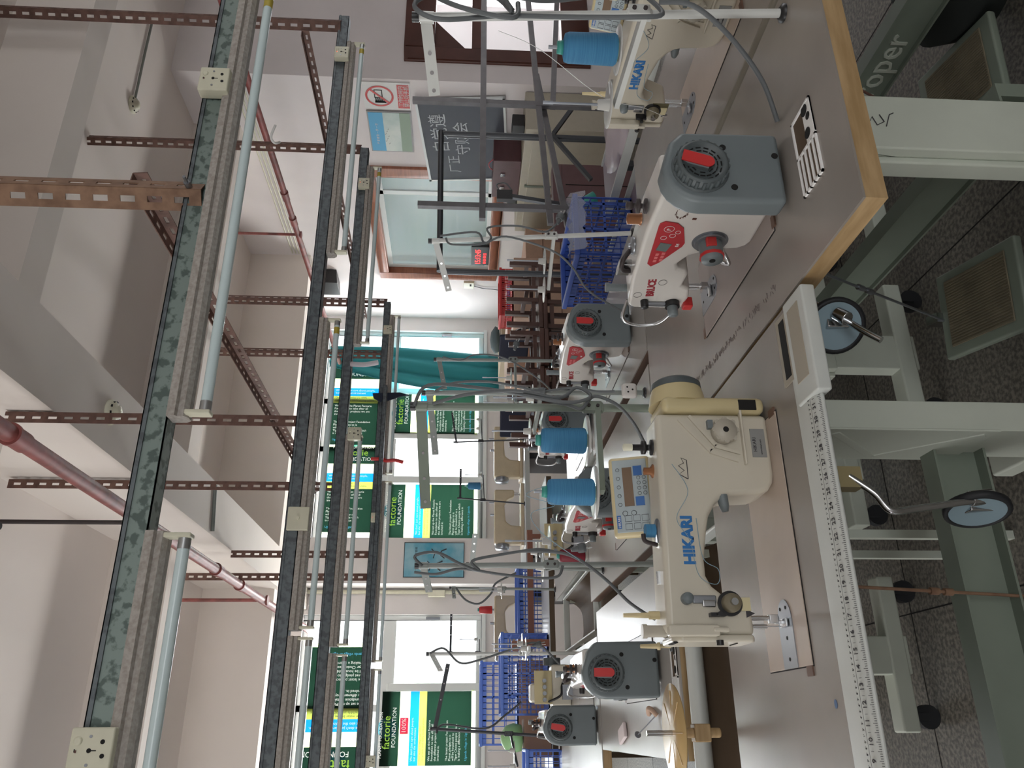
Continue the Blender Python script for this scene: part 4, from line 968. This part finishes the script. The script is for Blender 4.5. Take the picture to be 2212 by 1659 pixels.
cone((.68, 3.42, .80), 'dark red thread cone standing behind the left blue cone', mat('dark_red_thread', (120, 28, 44), .6), .11)
for o in ((1.05, 3.5, 'brown cone at the back between the machines'),): pass

# cables on the stands
def cable(pts, label, r_=.0035, m=cablem, plug=None):
    o = thing('power_cable', label, 'cable', pts[0]); B = Vector(pts[0])
    MB().tube([tuple(Vector(p)-B) for p in pts], r_, n=10).build('cord', m, o)
    if plug:
        p, d = Vector(plug[0])-B, Vector(plug[1]).normalized()
        MB().cyl(p-d*.02, p, .0055, .009, n=12).cyl(p, p+d*.014, .013, .015, n=14).cyl(p+d*.014, p+d*.022, .015, .013, n=14).build('plug', m, o)
        n_ = d.orthogonal().normalized(); b = MB()
        for s_ in (-1, 1): b.bar(p+d*.022+n_*.006*s_, p+d*.04+n_*.008*s_, .002, .005)
        b.build('plug_pins', silver, o)
    return o
cable([(1.18, 1.0, 1.02), (1.13, .99, 1.0), (1.12, .99, 1.05), (1.125, 1.0, 1.15), (1.12, 1.0, 1.28), (1.10, .995, 1.38), (1.12, .99, 1.425), (1.155, .995, 1.40), (1.17, 1.0, 1.30), (1.12, .99, 1.26), (1.15, .985, 1.27), (1.16, 1.0, 1.2), (1.18, 1.0, 1.1), (1.19, 1.0, 1.02)], 'thick grey cable looped and knotted around the white stand', .0042)
cable([(1.17, 1.0, 1.0), (1.165, 1.0, .94), (1.13, 1.03, .87), (1.08, 1.08, .80), (1.02, 1.12, .764)], 'grey cable sloping from the white stand down to the table', .0045)
cable([(1.14, .99, 1.25), (1.10, .985, 1.26), (1.12, .985, 1.35), (1.16, .99, 1.40), (1.19, .99, 1.35), (1.20, .99, 1.26)], 'second grey loop on the white stand top', .0042)
cable([(.655, 1.64, 1.44), (.70, 1.63, 1.41), (.70, 1.64, 1.3), (.685, 1.64, 1.2), (.66, 1.635, 1.10), (.65, 1.63, 1.07), (.68, 1.63, 1.04), (.66, 1.63, .99), (.63, 1.66, .95), (.60, 1.70, .92), (.57, 1.72, .90)], 'grey cable down the grey-green stand behind the cream machine', .004)
cable([(.66, 1.64, 1.40), (.68, 1.63, 1.32), (.69, 1.63, 1.22), (.675, 1.63, 1.12), (.70, 1.63, 1.08), (.675, 1.62, 1.05), (.66, 1.62, 1.10), (.68, 1.63, 1.20)], 'second grey cable bundled on the grey-green stand', .004)
cable([(.955, 2.27, 1.42), (.98, 2.26, 1.36), (.985, 2.26, 1.25), (.965, 2.26, 1.14), (.95, 2.25, 1.10), (.965, 2.25, 1.0), (.95, 2.24, .92), (.948, 2.23, .87)], 'chained grey cable dropping to a white plug on the grey stand', .004, plug=((.955, 2.26, 1.10), (-.2, -.3, -1)))
r = thing('round_plug', 'clear white square-round plug hanging from the chain', 'plug', (.948, 2.225, .825)); MB().box(-.024, .024, -.012, .012, -.024, .024).build('body', mat('clear_white', (214, 210, 206), .3), r, bevel=.011, seg=3)
b = MB()
for x_, z_ in ((-.008, .006), (.008, .008), (0, -.008)): b.cyl((x_, -.0125, z_), (x_, -.0118, z_), .003, n=8)
b.build('screws', hole, r)
cable([(1.50, 2.25, 1.40), (1.47, 2.24, 1.38), (1.475, 2.24, 1.28), (1.50, 2.24, 1.25), (1.54, 2.24, 1.26), (1.55, 2.24, 1.16), (1.53, 2.24, 1.08), (1.54, 2.24, 1.05), (1.575, 2.24, 1.02)], 'grey cable looping down the stand before the blue crate', .0035, plug=((1.58, 2.24, 1.02), (1, 0, -.4)))
cable([(1.505, 2.245, 1.42), (1.52, 2.24, 1.3), (1.48, 2.24, 1.27), (1.50, 2.23, 1.2), (1.45, 2.23, 1.05), (1.40, 2.25, .98), (1.34, 2.3, .92), (1.28, 2.33, .80)], 'grey cable slanting from the stand knot to the machine behind', .0035)
cable([(1.54, 3.26, 1.43), (1.52, 3.25, 1.35), (1.55, 3.25, 1.28), (1.54, 3.26, 1.15), (1.42, 3.22, 1.0), (1.27, 3.10, .92), (1.2, 3.0, .88)], 'grey cable slanting off the stand by the curtain', .0035, plug=((1.60, 3.26, 1.10), (1, 0, -.3)))
cable([(.42, 2.26, 1.44), (.445, 2.25, 1.46), (.455, 2.25, 1.40), (.42, 2.24, 1.33), (.405, 2.25, 1.28), (.43, 2.24, 1.30), (.45, 2.25, 1.22), (.465, 2.25, 1.12), (.46, 2.25, 1.07)], 'grey cable knotted at the head of the looped stand', .0042, plug=((.468, 2.25, 1.0), (.2, 0, -1)))
cable([(.40, 2.25, 1.46), (.395, 2.25, 1.40), (.41, 2.25, 1.33), (.395, 2.25, 1.22), (.385, 2.25, 1.12), (.39, 2.25, 1.06), (.42, 2.25, 1.045)], 'grey cable hanging left of the looped stand', .004)
cable([(.46, 2.25, 1.16), (.455, 2.24, 1.06), (.43, 2.22, 1.0), (.37, 2.2, .93), (.31, 2.2, .87), (.27, 2.22, .80)], 'grey cable slanting down from the looped stand to the left machine', .0045)
cable([(.30, 3.64, 1.46), (.32, 3.63, 1.40), (.26, 3.62, 1.33), (.27, 3.62, 1.25), (.31, 3.62, 1.12), (.34, 3.6, 1.02), (.32, 3.6, .97), (.25, 3.6, .9)], 'grey cable looped on the stand by the brown trough', .0045, plug=((.33, 3.6, 1.0), (.2, 0, -1)))
cable([(-.02, 4.3, 1.44), (.02, 4.3, 1.40), (.0, 4.3, 1.2), (.06, 4.28, 1.1), (.12, 4.25, 1.02)], 'dark cable on the far left stand', .005, rackd)
cable([(.77, 4.85, 1.36), (.70, 4.85, 1.30), (.68, 4.85, 1.22), (.74, 4.85, 1.15), (.80, 4.85, 1.12), (.86, 4.85, 1.0)], 'grey cable loop on the far corner stand', .006)
o = MB().tube([(.462, 1.60, 1.16), (.44, 1.59, 1.2), (.42, 1.59, 1.14), (.40, 1.58, 1.19), (.36, 1.58, 1.17), (.30, 1.55, 1.10)], .0007, n=4).build('loose_strands', mat('pale_thread', (140, 170, 186), .8)); tag(o, 'pale strands trailing off the left blue cone', 'thread')
o = MB().tube([(1.15, 1.06, 1.28), (1.15, 1.1, 1.2), (1.14, 1.2, 1.07), (1.30, 1.40, .93), (1.42, 1.56, .83)], .0006, n=4).build('sewing_thread', paperm); tag(o, 'single white thread running from the white stand to the needle', 'thread')

# ================================================================= THINGS ON THE LEFT TABLE
dk = thing('spool_turntable', 'tan round plastic disc with a chrome spindle at the left edge', 'turntable', (-.012, 1.83, .80)); dk.rotation_euler = (0, 0, 0)
MB().lathe((0, 0, .065), [(.02, 0), (.098, .004), (.100, .007), (.02, .010), (0, .010)], n=48).build('disc', mat('tan_plastic', (190, 160, 108), .35), dk)
b = MB()
for i in range(8):
    t = i*PI/4; b.bar((.02*math.cos(t), .02*math.sin(t), .0745), (.085*math.cos(t), .085*math.sin(t), .0735), .0015, .0015)
b.build('ribs', mat('tan_plastic', (190, 160, 108), .35), dk)
MB().cyl((0, 0, .075), (0, 0, .13), .0058, n=16).build('spindle', chrome, dk)
MB().cyl((0, 0, -.03), (0, 0, .066), .010, n=14).box(-.018, .018, -.018, .018, -.005, .03).build('bracket', edgew, dk, bevel=.003)
o = MB().box(0, .05, 0, .11, 0, .012).build('tissue_pack', mat('tissue', (226, 214, 214), .8), loc=(-.03, 2.9, .761), bevel=.004); o.rotation_euler = (0, 0, .25); tag(o, 'crumpled pale tissue lying beside the left machine', 'tissue')
o = MB().tube([(.05, 2.50, .765), (.035, 2.47, .78), (.05, 2.44, .785), (.03, 2.43, .765)], .007).build('tan_strap', mat('tan_strap', (190, 160, 140), .7)); tag(o, 'tan strap curled beside the left machine', 'strap')
o = MB().cyl((0, 0, 0), (-.05, .12, .03), .002).lathe((-.05, .12, .03), [(.010, 0), (.010, .002)], (-.4, .9, .2)).build('screwdriver', steel, loc=(.03, 2.45, .765)); tag(o, 'thin steel rod with a disc end lying on the left table', 'rod')
for (x, y, lb) in ((.62, 2.20, 'beige thread post with clip behind the control panel'), (.20, 2.22, 'tall tan pin standing behind the cream machine head')):
    r = thing('thread_post', lb, 'pin', (x, y, .7605)); MB().lathe((0, 0, 0), [(.005, 0), (.005, .03), (.010, .032), (.010, .038), (.007, .04), (.005, .085), (0, .086)]).build('pin', mat('post_beige', (206, 190, 148), .5), r)
    MB().lathe((0, 0, 0), [(.014, 0), (.014, .003)]).build('base', steel, r)

# ================================================================= CRATES
def crate(x0, x1, y0, y1, z0, z1, label, m=bluec, cell=.03, t=.006):
    r = thing('plastic_crate', label, 'crate', ((x0+x1)/2, (y0+y1)/2, z0), group='blue lattice crates')
    X, Y, H = (x1-x0)/2, (y1-y0)/2, z1-z0
    MB().box(-X, X, -Y, Y, 0, t).build('base', m, r)
    rim = MB()
    for (a, b, c_, d) in ((-X-.01, X+.01, -Y-.01, -Y+t), (-X-.01, X+.01, Y-t, Y+.01), (-X-.01, -X+t, -Y, Y), (X-t, X+.01, -Y, Y)): rim.box(a, b, c_, d, H-.02, H)
    rim.build('rim', m, r, bevel=.003)
    def lattice(length, put):
        n = max(2, int(length/cell)); rows = max(2, int((H-.03)/(cell*1.7)))
        for i in range(n+1):
            a = -length/2+length*i/n; w = .004 if i % 4 else .009; put(a-w/2, a+w/2, 0, H-.01)
        for j in range(rows+1):
            z = (H-.02)*j/rows; put(-length/2, length/2, z, z+(.005 if j % 2 else .009))
        put(-length/2, length/2, H-.045, H-.02)
    for nm, L_, f_ in (('front', 2*X, lambda b: (lambda a, c_, z0_, z1_: b.box(a, c_, -Y, -Y+t*.7, z0_, z1_))), ('back', 2*X, lambda b: (lambda a, c_, z0_, z1_: b.box(a, c_, Y-t*.7, Y, z0_, z1_))),
                       ('side', 2*Y, lambda b: (lambda a, c_, z0_, z1_: b.box(-X, -X+t*.7, a, c_, z0_, z1_))), ('side', 2*Y, lambda b: (lambda a, c_, z0_, z1_: b.box(X-t*.7, X, a, c_, z0_, z1_)))):
        b = MB(); lattice(L_, f_(b)); b.build(nm+'_lattice', m, r)
    return r
shelf = MB().box(1.61, 1.90, 2.2, 2.92, .68, .70).build('side_board', purple); tag(shelf, 'purple-grey board table right of the machine rows', 'board')
for (x, y) in ((1.66, 2.25), (1.87, 2.25), (1.66, 2.88), (1.87, 2.88)): MB().box(x-.015, x+.015, y-.015, y+.015, 0, .68).build('leg', rackd, shelf)
b = MB().box(1.892, 1.90, 2.21, 2.91, .70, .72); b.build('white_lip', edgewhite, shelf)
crate(1.615, 1.87, 2.5, 2.9, .701, .93, 'deep blue lattice crate with plastic over its rim beside the nearest machines', bluec, .026)
r = thing('side_table', 'purple-grey long table on the right, seen past the cream machine', 'table', (1.98, 1.75, 0))
MB().box(-.05, .20, -.55, .95, .74, .76).build('tabletop', purple, r); MB().box(-.06, -.05, -.55, .95, .735, .768).box(.20, .21, -.55, .95, .735, .768).build('white_edge', edgewhite, r)
for (x, y) in ((-.03, -.5), (.17, -.5), (-.03, .9), (.17, .9)): MB().box(x-.015, x+.015, y-.015, y+.015, 0, .74).build('leg', rackd, r)
pb = MB(); n = 14; vs = []
random.seed(5)
for j in range(n+1):
    for i in range(6):
        t = j/n; s_ = i/5; vs.append((1.62+.26*t, 2.47+.10*s_, .932+.02*random.random()-.05*(i == 0)-.02*(i == 5)))
pb.add(vs, [(j*6+i, j*6+i+1, (j+1)*6+i+1, (j+1)*6+i) for j in range(n) for i in range(5)], True)
o = pb.build('plastic_sheet', mat('cling', (200, 206, 220), .15, alpha=.35)); tag(o, 'clear plastic sheet folded over the blue crate rim', 'plastic sheet')
bagv = MB(); vs = []; n = 12
for j in range(n+1):
    for i in range(9):
        a = PI*i/8; q = .02+.035*math.sin(PI*j/n)+.03*random.random(); vs.append((2.04+q*1.5*math.cos(a), 1.95+.55*j/n+.02*random.random(), .762+q*.8*math.sin(a)))
bagv.add(vs, [(j*9+i, j*9+i+1, (j+1)*9+i+1, (j+1)*9+i) for j in range(n) for i in range(8)], True)
o = bagv.build('plastic_bag', bagm); tag(o, 'crumpled clear plastic bag lying on the purple-grey table', 'bag')
crate(-.10, .42, 5.79, 6.0, .93, 1.19, 'light blue crate standing highest at the left back', bluec2, .035)
crate(.08, .56, 5.34, 5.62, .764, 1.07, 'light blue crate on the back table left of the wooden slat', bluec2, .03)
crate(.58, 1.08, 5.80, 6.03, .72, .93, 'light blue crate behind the wooden rail, by the pier', bluec2, .03)
crate(-.62, -.12, 4.95, 5.22, .72, .95, 'light blue crate at the far left edge', bluec2, .03)
crate(3.35, 3.75, 6.2, 6.55, .80, .95, 'small blue crate far behind, under the inner window', bluec, .03)
for (x0, x1, y0, y1, zt, lb) in ((-.2, 1.1, 5.77, 6.04, .718, 'low shelf holding the blue crates at the back'), (-.8, -.05, 4.9, 5.25, .718, 'low shelf at the far left behind the machine')):
    o = MB().box(x0, x1, y0, y1, zt-.02, zt).build('back_shelf', brownt); tag(o, lb, 'shelf')
    for (x, y) in ((x0+.03, y0+.03), (x1-.03, y0+.03), (x0+.03, y1-.03), (x1-.03, y1-.03)): MB().box(x-.015, x+.015, y-.015, y+.015, 0, zt-.02).build('leg', brownt, o)
o = MB().box(-.1, .43, 5.785, 6.01, .72, .928).build('cardboard_box', mat('card', (150, 120, 100), .8)); tag(o, 'brown box under the highest blue crate', 'box')
gb = MB().lathe((0, 0, 0), [(.02, 0), (.075, .01), (.085, .06), (.07, .11), (.03, .135), (0, .14)]).build('green_bowl', mat('pale_green', (150, 196, 140), .5), loc=(-.055, 5.39, .93)); tag(gb, 'pale green round tub in a blue heap at the left back', 'tub')
o = MB().box(-.16, .05, 5.29, 5.5, .765, .928).build('carton', mat('card', (150, 120, 100), .8)); tag(o, 'carton under the green tub', 'box')
o = MB().box(0, .04, 0, .04, 0, .20).box(-.03, .03, -.02, .02, .2, .24).build('wooden_post', mat('slat_wood', (128, 80, 62), .4), loc=(.48, 5.29, .761)); tag(o, 'red-brown wooden post in front of the light blue crates', 'post')
o = MB().box(.5, 1.32, 5.70, 5.735, .82, .86).build('wooden_rail', mat('slat_wood', (128, 80, 62), .4)); tag(o, 'long red-brown wooden rail in front of the back crates', 'rail')
MB().box(.55, .58, 5.70, 5.73, .762, .82).box(1.26, 1.29, 5.70, 5.73, .762, .82).build('support', mat('slat_wood', (128, 80, 62), .4), o)
rb = crate(3.0, 3.42, 5.55, 5.78, .955, 1.065, 'bright red lattice basket on the pale wooden boxes', red, .018); rb.name = 'red_basket'; rb['category'] = 'basket'; rb['group'] = 'red basket'
del rb['group']

# ================================================================= WOODEN BOXES, STOOLS, RACKS ON THE RIGHT
for (x0, x1, y0, y1, z1, lb) in ((2.95, 3.5, 5.5, 5.9, .95, 'pale wooden box under the red basket'), (2.75, 3.3, 6.1, 6.6, .97, 'pale wooden box behind the stools'), (3.5, 4.2, 6.1, 6.7, .80, 'pink-brown low chest under the inner window')):
    r = thing('wooden_chest', lb, 'chest', (x0, y0, 0)); MB().box(0, x1-x0, 0, y1-y0, 0, z1).build('body', pinkwood, r, bevel=.004)
    b = MB()
    for k in range(1, 5): b.box(.02, x1-x0-.02, -.004, 0, k*z1/5, k*z1/5+.006)
    b.build('board_joints', wooddark, r)
o = MB().box(3.3, 3.9, 6.9, 7.6, .0, .98).build('carton_stack', mat('card2', (196, 178, 150), .7)); tag(o, 'tall tan carton against the wall corner', 'carton')
o = MB().lathe((0, 0, 0), [(.0, 0), (.12, .01), (.14, .05), (.08, .09), (0, .10)]).build('dark_bundle', mat('slate_cloth', (90, 106, 112), .8), loc=(3.6, 7.2, .981)); tag(o, 'slate-grey cloth bundle on the tan carton', 'cloth bundle')
def stool(x, y, z, flip, label, h=.36, w=.235):
    r = thing('wooden_stool', label, 'stool', (x, y, z), random.uniform(-.06, .06), 'dark wooden stools stacked at the back')
    s_ = -1 if flip else 1; off = h if flip else 0
    def bx(b, x0, x1, y0, y1, z0, z1):
        if flip: z0, z1 = h-z1, h-z0
        return b.box(x0, x1, y0, y1, z0, z1)
    bx(MB(), -w/2, w/2, -w/2, w/2, h-.028, h).build('seat', stoolm, r, bevel=.004)
    for sx in (-1, 1):
        for sy in (-1, 1): bx(MB(), sx*(w/2-.03)-.014, sx*(w/2-.03)+.014, sy*(w/2-.03)-.014, sy*(w/2-.03)+.014, 0, h-.028).build('leg', stoolm, r)
    for sx in (-1, 1):
        bx(MB(), sx*(w/2-.03)-.008, sx*(w/2-.03)+.008, -(w/2-.03), (w/2-.03), .10, .125).build('stretcher', stoolm, r); bx(MB(), -(w/2-.03), (w/2-.03), sx*(w/2-.03)-.008, sx*(w/2-.03)+.008, h-.07, h-.045).build('stretcher', stoolm, r)
    return r
tL = thing('low_bench', 'low brown bench carrying the stacked stools', 'bench', (2.35, 4.55, 0)); MB().box(-.85, .47, -.35, .4, .46, .50).build('top', stoolm, tL)
for (x, y) in ((-.8, -.3), (.43, -.3), (-.8, .35), (.43, .35)): MB().box(x-.02, x+.02, y-.02, y+.02, 0, .46).build('leg', stoolm, tL)
pos = ['leftmost', 'second from left', 'middle', 'fourth from left', 'rightmost']
for i in range(5):
    stool(1.66+i*.25, 4.5+.03*(i % 2), .501, False, 'upright dark wooden stool, %s of the lower row' % pos[i], h=.34)
    stool(1.67+i*.25, 4.5+.03*(i % 2), .842, True, 'upturned dark wooden stool, %s of the upper row' % pos[i], h=.21+.02*(i % 2))
def chair(x, y, z, label, rz):
    r = thing('office_chair', label, 'chair', (x, y, z), rz)
    MB().prism([(-.02, 0), (.0, .0), (-.03, .22), (-.055, .22)], -.12, .12, 'y').build('backrest', mat('navy_pad', (40, 44, 62), .7), r, bevel=.01)
    MB().tube([(.2, -.13, .0), (.05, -.14, -.02), (.0, -.14, .08), (-.03, -.13, .12)], .010).build('armrest', chrome, r)
    MB().box(0, .28, -.13, .13, -.08, -.02).build('seat', mat('navy_pad', (40, 44, 62), .7), r, bevel=.01)
    MB().cyl((.14, 0, -.08), (.14, 0, -z), .02).lathe((.14, 0, -z), [(.2, 0), (.2, .02), (.02, .05)]).build('pedestal', blackm, r)
    return r
chair(2.62, 5.3, .86, 'navy padded chair back rising behind the stools', .4)
chair(1.98, 5.2, .86, 'navy chair back left of the stools, behind the stand', 1.2)
# steel racks
rk = thing('steel_rack', 'grey square-tube clothes rack in front of the chalkboard', 'rack', (0, 0, 0))
def post(x, y, z0, z1, m, p, w=.024, nm='post'): return MB().box(x-w/2, x+w/2, y-w/2, y+w/2, z0, z1).build(nm, m, p)
post(2.595, 2.8, 0, 1.585, rackm, rk); post(2.03, 2.8, 0, 1.54, rackm, rk)
MB().bar((1.95, 2.78, 1.268), (3.35, 2.78, 1.268), .024, .026).build('rail', rackm, rk)
MB().bar((1.95, 2.8, .98), (3.35, 2.8, 1.06), .022, .024).build('rail', rackm, rk)
MB().bar((1.95, 2.83, .90), (2.8, 2.83, 1.02), .022, .024).build('rail', rackm, rk)
MB().bar((2.60, 2.82, .95), (3.35, 2.9, .90), .022, .024).build('brace', rackm, rk)
rk2 = thing('pipe_frame', 'black pipe frame shaped like a wide gate before the inner window', 'rack', (0, 0, 0))
MB().cyl((2.76, 3.2, 0), (2.76, 3.2, 1.47), .012).cyl((2.79, 3.25, 0), (2.79, 3.25, 1.44), .012).build('post', rackd, rk2)
MB().cyl((1.95, 3.2, 0), (1.95, 3.2, 1.45), .014).build('post', rackd, rk2); MB().cyl((1.95, 3.2, 1.455), (2.77, 3.2, 1.47), .014).build('rail', rackd, rk2)
MB().bar((2.76, 3.2, .9), (2.5, 3.2, .72), .02, .02).bar((2.78, 3.2, .9), (2.98, 3.2, .78), .02, .02).build('brace', rackd, rk2)
o = thing('floor_pole', 'black pole leaning with a teal cup on it, wires at its top', 'pole', (2.02, 2.95, 0))
MB().bar((.0, 0, 0), (.18, 0, 1.15), .018, .018).build('pole', rackd, o); MB().box(.155, .205, -.014, .014, 1.13, 1.20).build('head', black, o)
MB().lathe((.135, 0, .83), [(.028, 0), (.052, .075), (.050, .075), (.026, .002)], (.25, 0, -.8)).build('cup', teal, o)
MB().tube([(.19, 0, 1.18), (.24, 0, 1.20), (.25, 0, 1.16), (.21, 0, 1.13)], .003).build('wires', cablem, o)
wd = MB().box(2.86, 3.4, 4.2, 4.3, 0, .78).box(2.90, 3.38, 4.18, 4.2, .05, .72).build('wooden_cabinet', mat('maroon_front', (96, 66, 68), .45, noise=.1)); tag(wd, 'maroon wooden cupboard between the cream cabinet and the stools', 'cupboard')
for k in range(3): MB().box(3.02+.1*k, 3.023+.1*k, 4.176, 4.182, .08, .7).build('board_joint', hole, wd)
db = MB().lathe((0, 0, 0), [(.04, 0), (.12, .05), (.14, .15), (.05, .26), (0, .27)]).build('black_sack', mat('sack_black', (18, 24, 22), .8), loc=(1.70, 1.36, .0)); db.scale = (1.0, 1.1, 1.0); tag(db, 'black sack on the floor behind the right table leg', 'sack')

# ================================================================= UNDER THE TABLES
text('cast_lettering', 'proper', .088, (1.4945, 1.585, .290), (0, -1, 0), (0, 0, 1), stand_m, None, depth=.003)
o = bpy.data.objects['cast_lettering']; o.parent = tC; o.location = (-tC.location.x+.0, -tC.location.y, 0)
pm = MB(); Y_ = .915+.16-.0315
for st in ([(.93, .655), (.93, .668)], [(.926, .640), (.940, .632), (.922, .626), (.930, .612), (.945, .618)], [(.920, .610), (.946, .600), (.950, .592)]):
    pm.tube([(x+.03-tB.location.x, Y_-tB.location.y, z) for x, z in st], .0009, n=5, smooth=False)
pm.build('pen_marks', inkm, tB)
def knee(c, ax, label, rod, back):
    r = thing('knee_lifter', label, 'knee lifter', c); B = Vector(c)
    MB().lathe((0, 0, 0), [(.042, .007), (.045, .001), (.052, .004), (.052, .012), (.045, .015), (.042, .009)], ax, n=36).build('rubber_rim', rubber, r)
    MB().lathe((0, 0, 0), [(.044, .0035), (.044, .0125)], ax, n=30).build('pad', bpad, r)
    MB().tube([tuple(Vector(p)-B) for p in rod], .0058, n=12).build('rod', chrome, r)
    MB().cyl(Vector(back[0])-B, Vector(back[1])-B, .013, n=14).box(-.012, .012, -.016, .016, -.02, .02).build('clamp', chrome, r, bevel=.002)
    return r
knee((.665, 1.24, .665), (-.6, -.75, .1), 'knee lifter with pale blue disc under the yellow-edged table', [(.78, 1.33, .715), (.71, 1.25, .68), (.63, 1.19, .645), (.60, 1.17, .625)], [(.675, 1.215, .67), (.655, 1.20, .66)])
knee((.335, 1.25, .475), (-.95, -.28, .15), 'knee lifter on a bent chrome rod under the front table', [(.375, 1.22, .70), (.345, 1.215, .665), (.315, 1.21, .645), (.32, 1.215, .60), (.335, 1.22, .50), (.342, 1.225, .44)], [(.34, 1.225, .50), (.345, 1.225, .46)])
MB().box(.355, .39, 1.215, 1.245, .68, .72).build('knee_bracket', mat('dull_brass', (140, 128, 92), .5), bpy.data.objects['knee_lifter.001'])
bpy.data.objects['knee_bracket'].location = (-.335, -1.25, -.475)
def pedal(c, rz, label):
    r = thing('treadle_pedal', label, 'pedal', c, rz); r.rotation_euler = (math.radians(6), 0, rz)
    MB().box(-.11, .11, -.13, .13, 0, .022).build('plate', stand_g, r, bevel=.006); MB().box(-.085, .085, -.10, .10, .022, .026).build('rubber_mat', pedalm, r, bevel=.004)
    b = MB()
    for k in range(24): b.box(-.082+k*.0069, -.079+k*.0069, -.097, .097, .026, .0275)
    b.build('grip_ribs', pedalm, r); MB().box(-.012, .012, .12, .16, .0, .04).build('lug', chrome, r)
    return r
pedal((.92, 1.58, .10), -.15, 'steel foot pedal with a ribbed rubber mat under the yellow-edged table')
pedal((1.46, 1.45, .10), -.1, 'foot pedal in the dark under the far right table')
def rod(a, b_, label, m=steel):
    o = thing('pedal_rod', label, 'rod', a); d = Vector(b_)-Vector(a)
    MB().cyl((0, 0, 0), d, .0032, n=10).build('rod', m, o)
    for k in (.45, .5): MB().cyl(d*k, d*(k+.03), .007, n=8).build('clamp', m, o)
rod((.93, 1.70, .13), (.90, 1.36, .72), 'thin steel pull rod rising from the pedal')
rod((1.40, 1.55, .13), (1.42, 1.27, .72), 'thin rusty pull rod under the far right table', rust)
rod((.22, 1.50, .15), (.24, 1.45, .72), 'orange-rusty pull rod under the front table', rustb)
o = MB().box(0, .09, 0, .06, 0, .003).build('paper_scrap', mat('peach_paper', (190, 150, 132), .8), loc=(1.62, 1.55, .001)); tag(o, 'peach paper scrap on the floor behind the broad table leg', 'paper')
o = MB().prism([(0, 0), (.10, .03), (.13, .10), (.05, .12), (.01, .07)], 0, .003, 'z').build('paper_scrap', mat('grey_paper', (150, 150, 150), .8), loc=(1.68, 1.42, .001)); tag(o, 'grey-white paper scrap on the floor near the black sack', 'paper')
# jointed concrete floor lines
fl = bpy.data.objects['floor']
b = MB()
for k in range(-3, 7): b.box(k*.9+.3, k*.9+.304, -4, YF, .0002, .0008)
for k in range(-2, 9): b.box(-4.9, XR, k*.9+.55, k*.9+.554, .0002, .0008)
b.build('floor_joints', hole, fl)
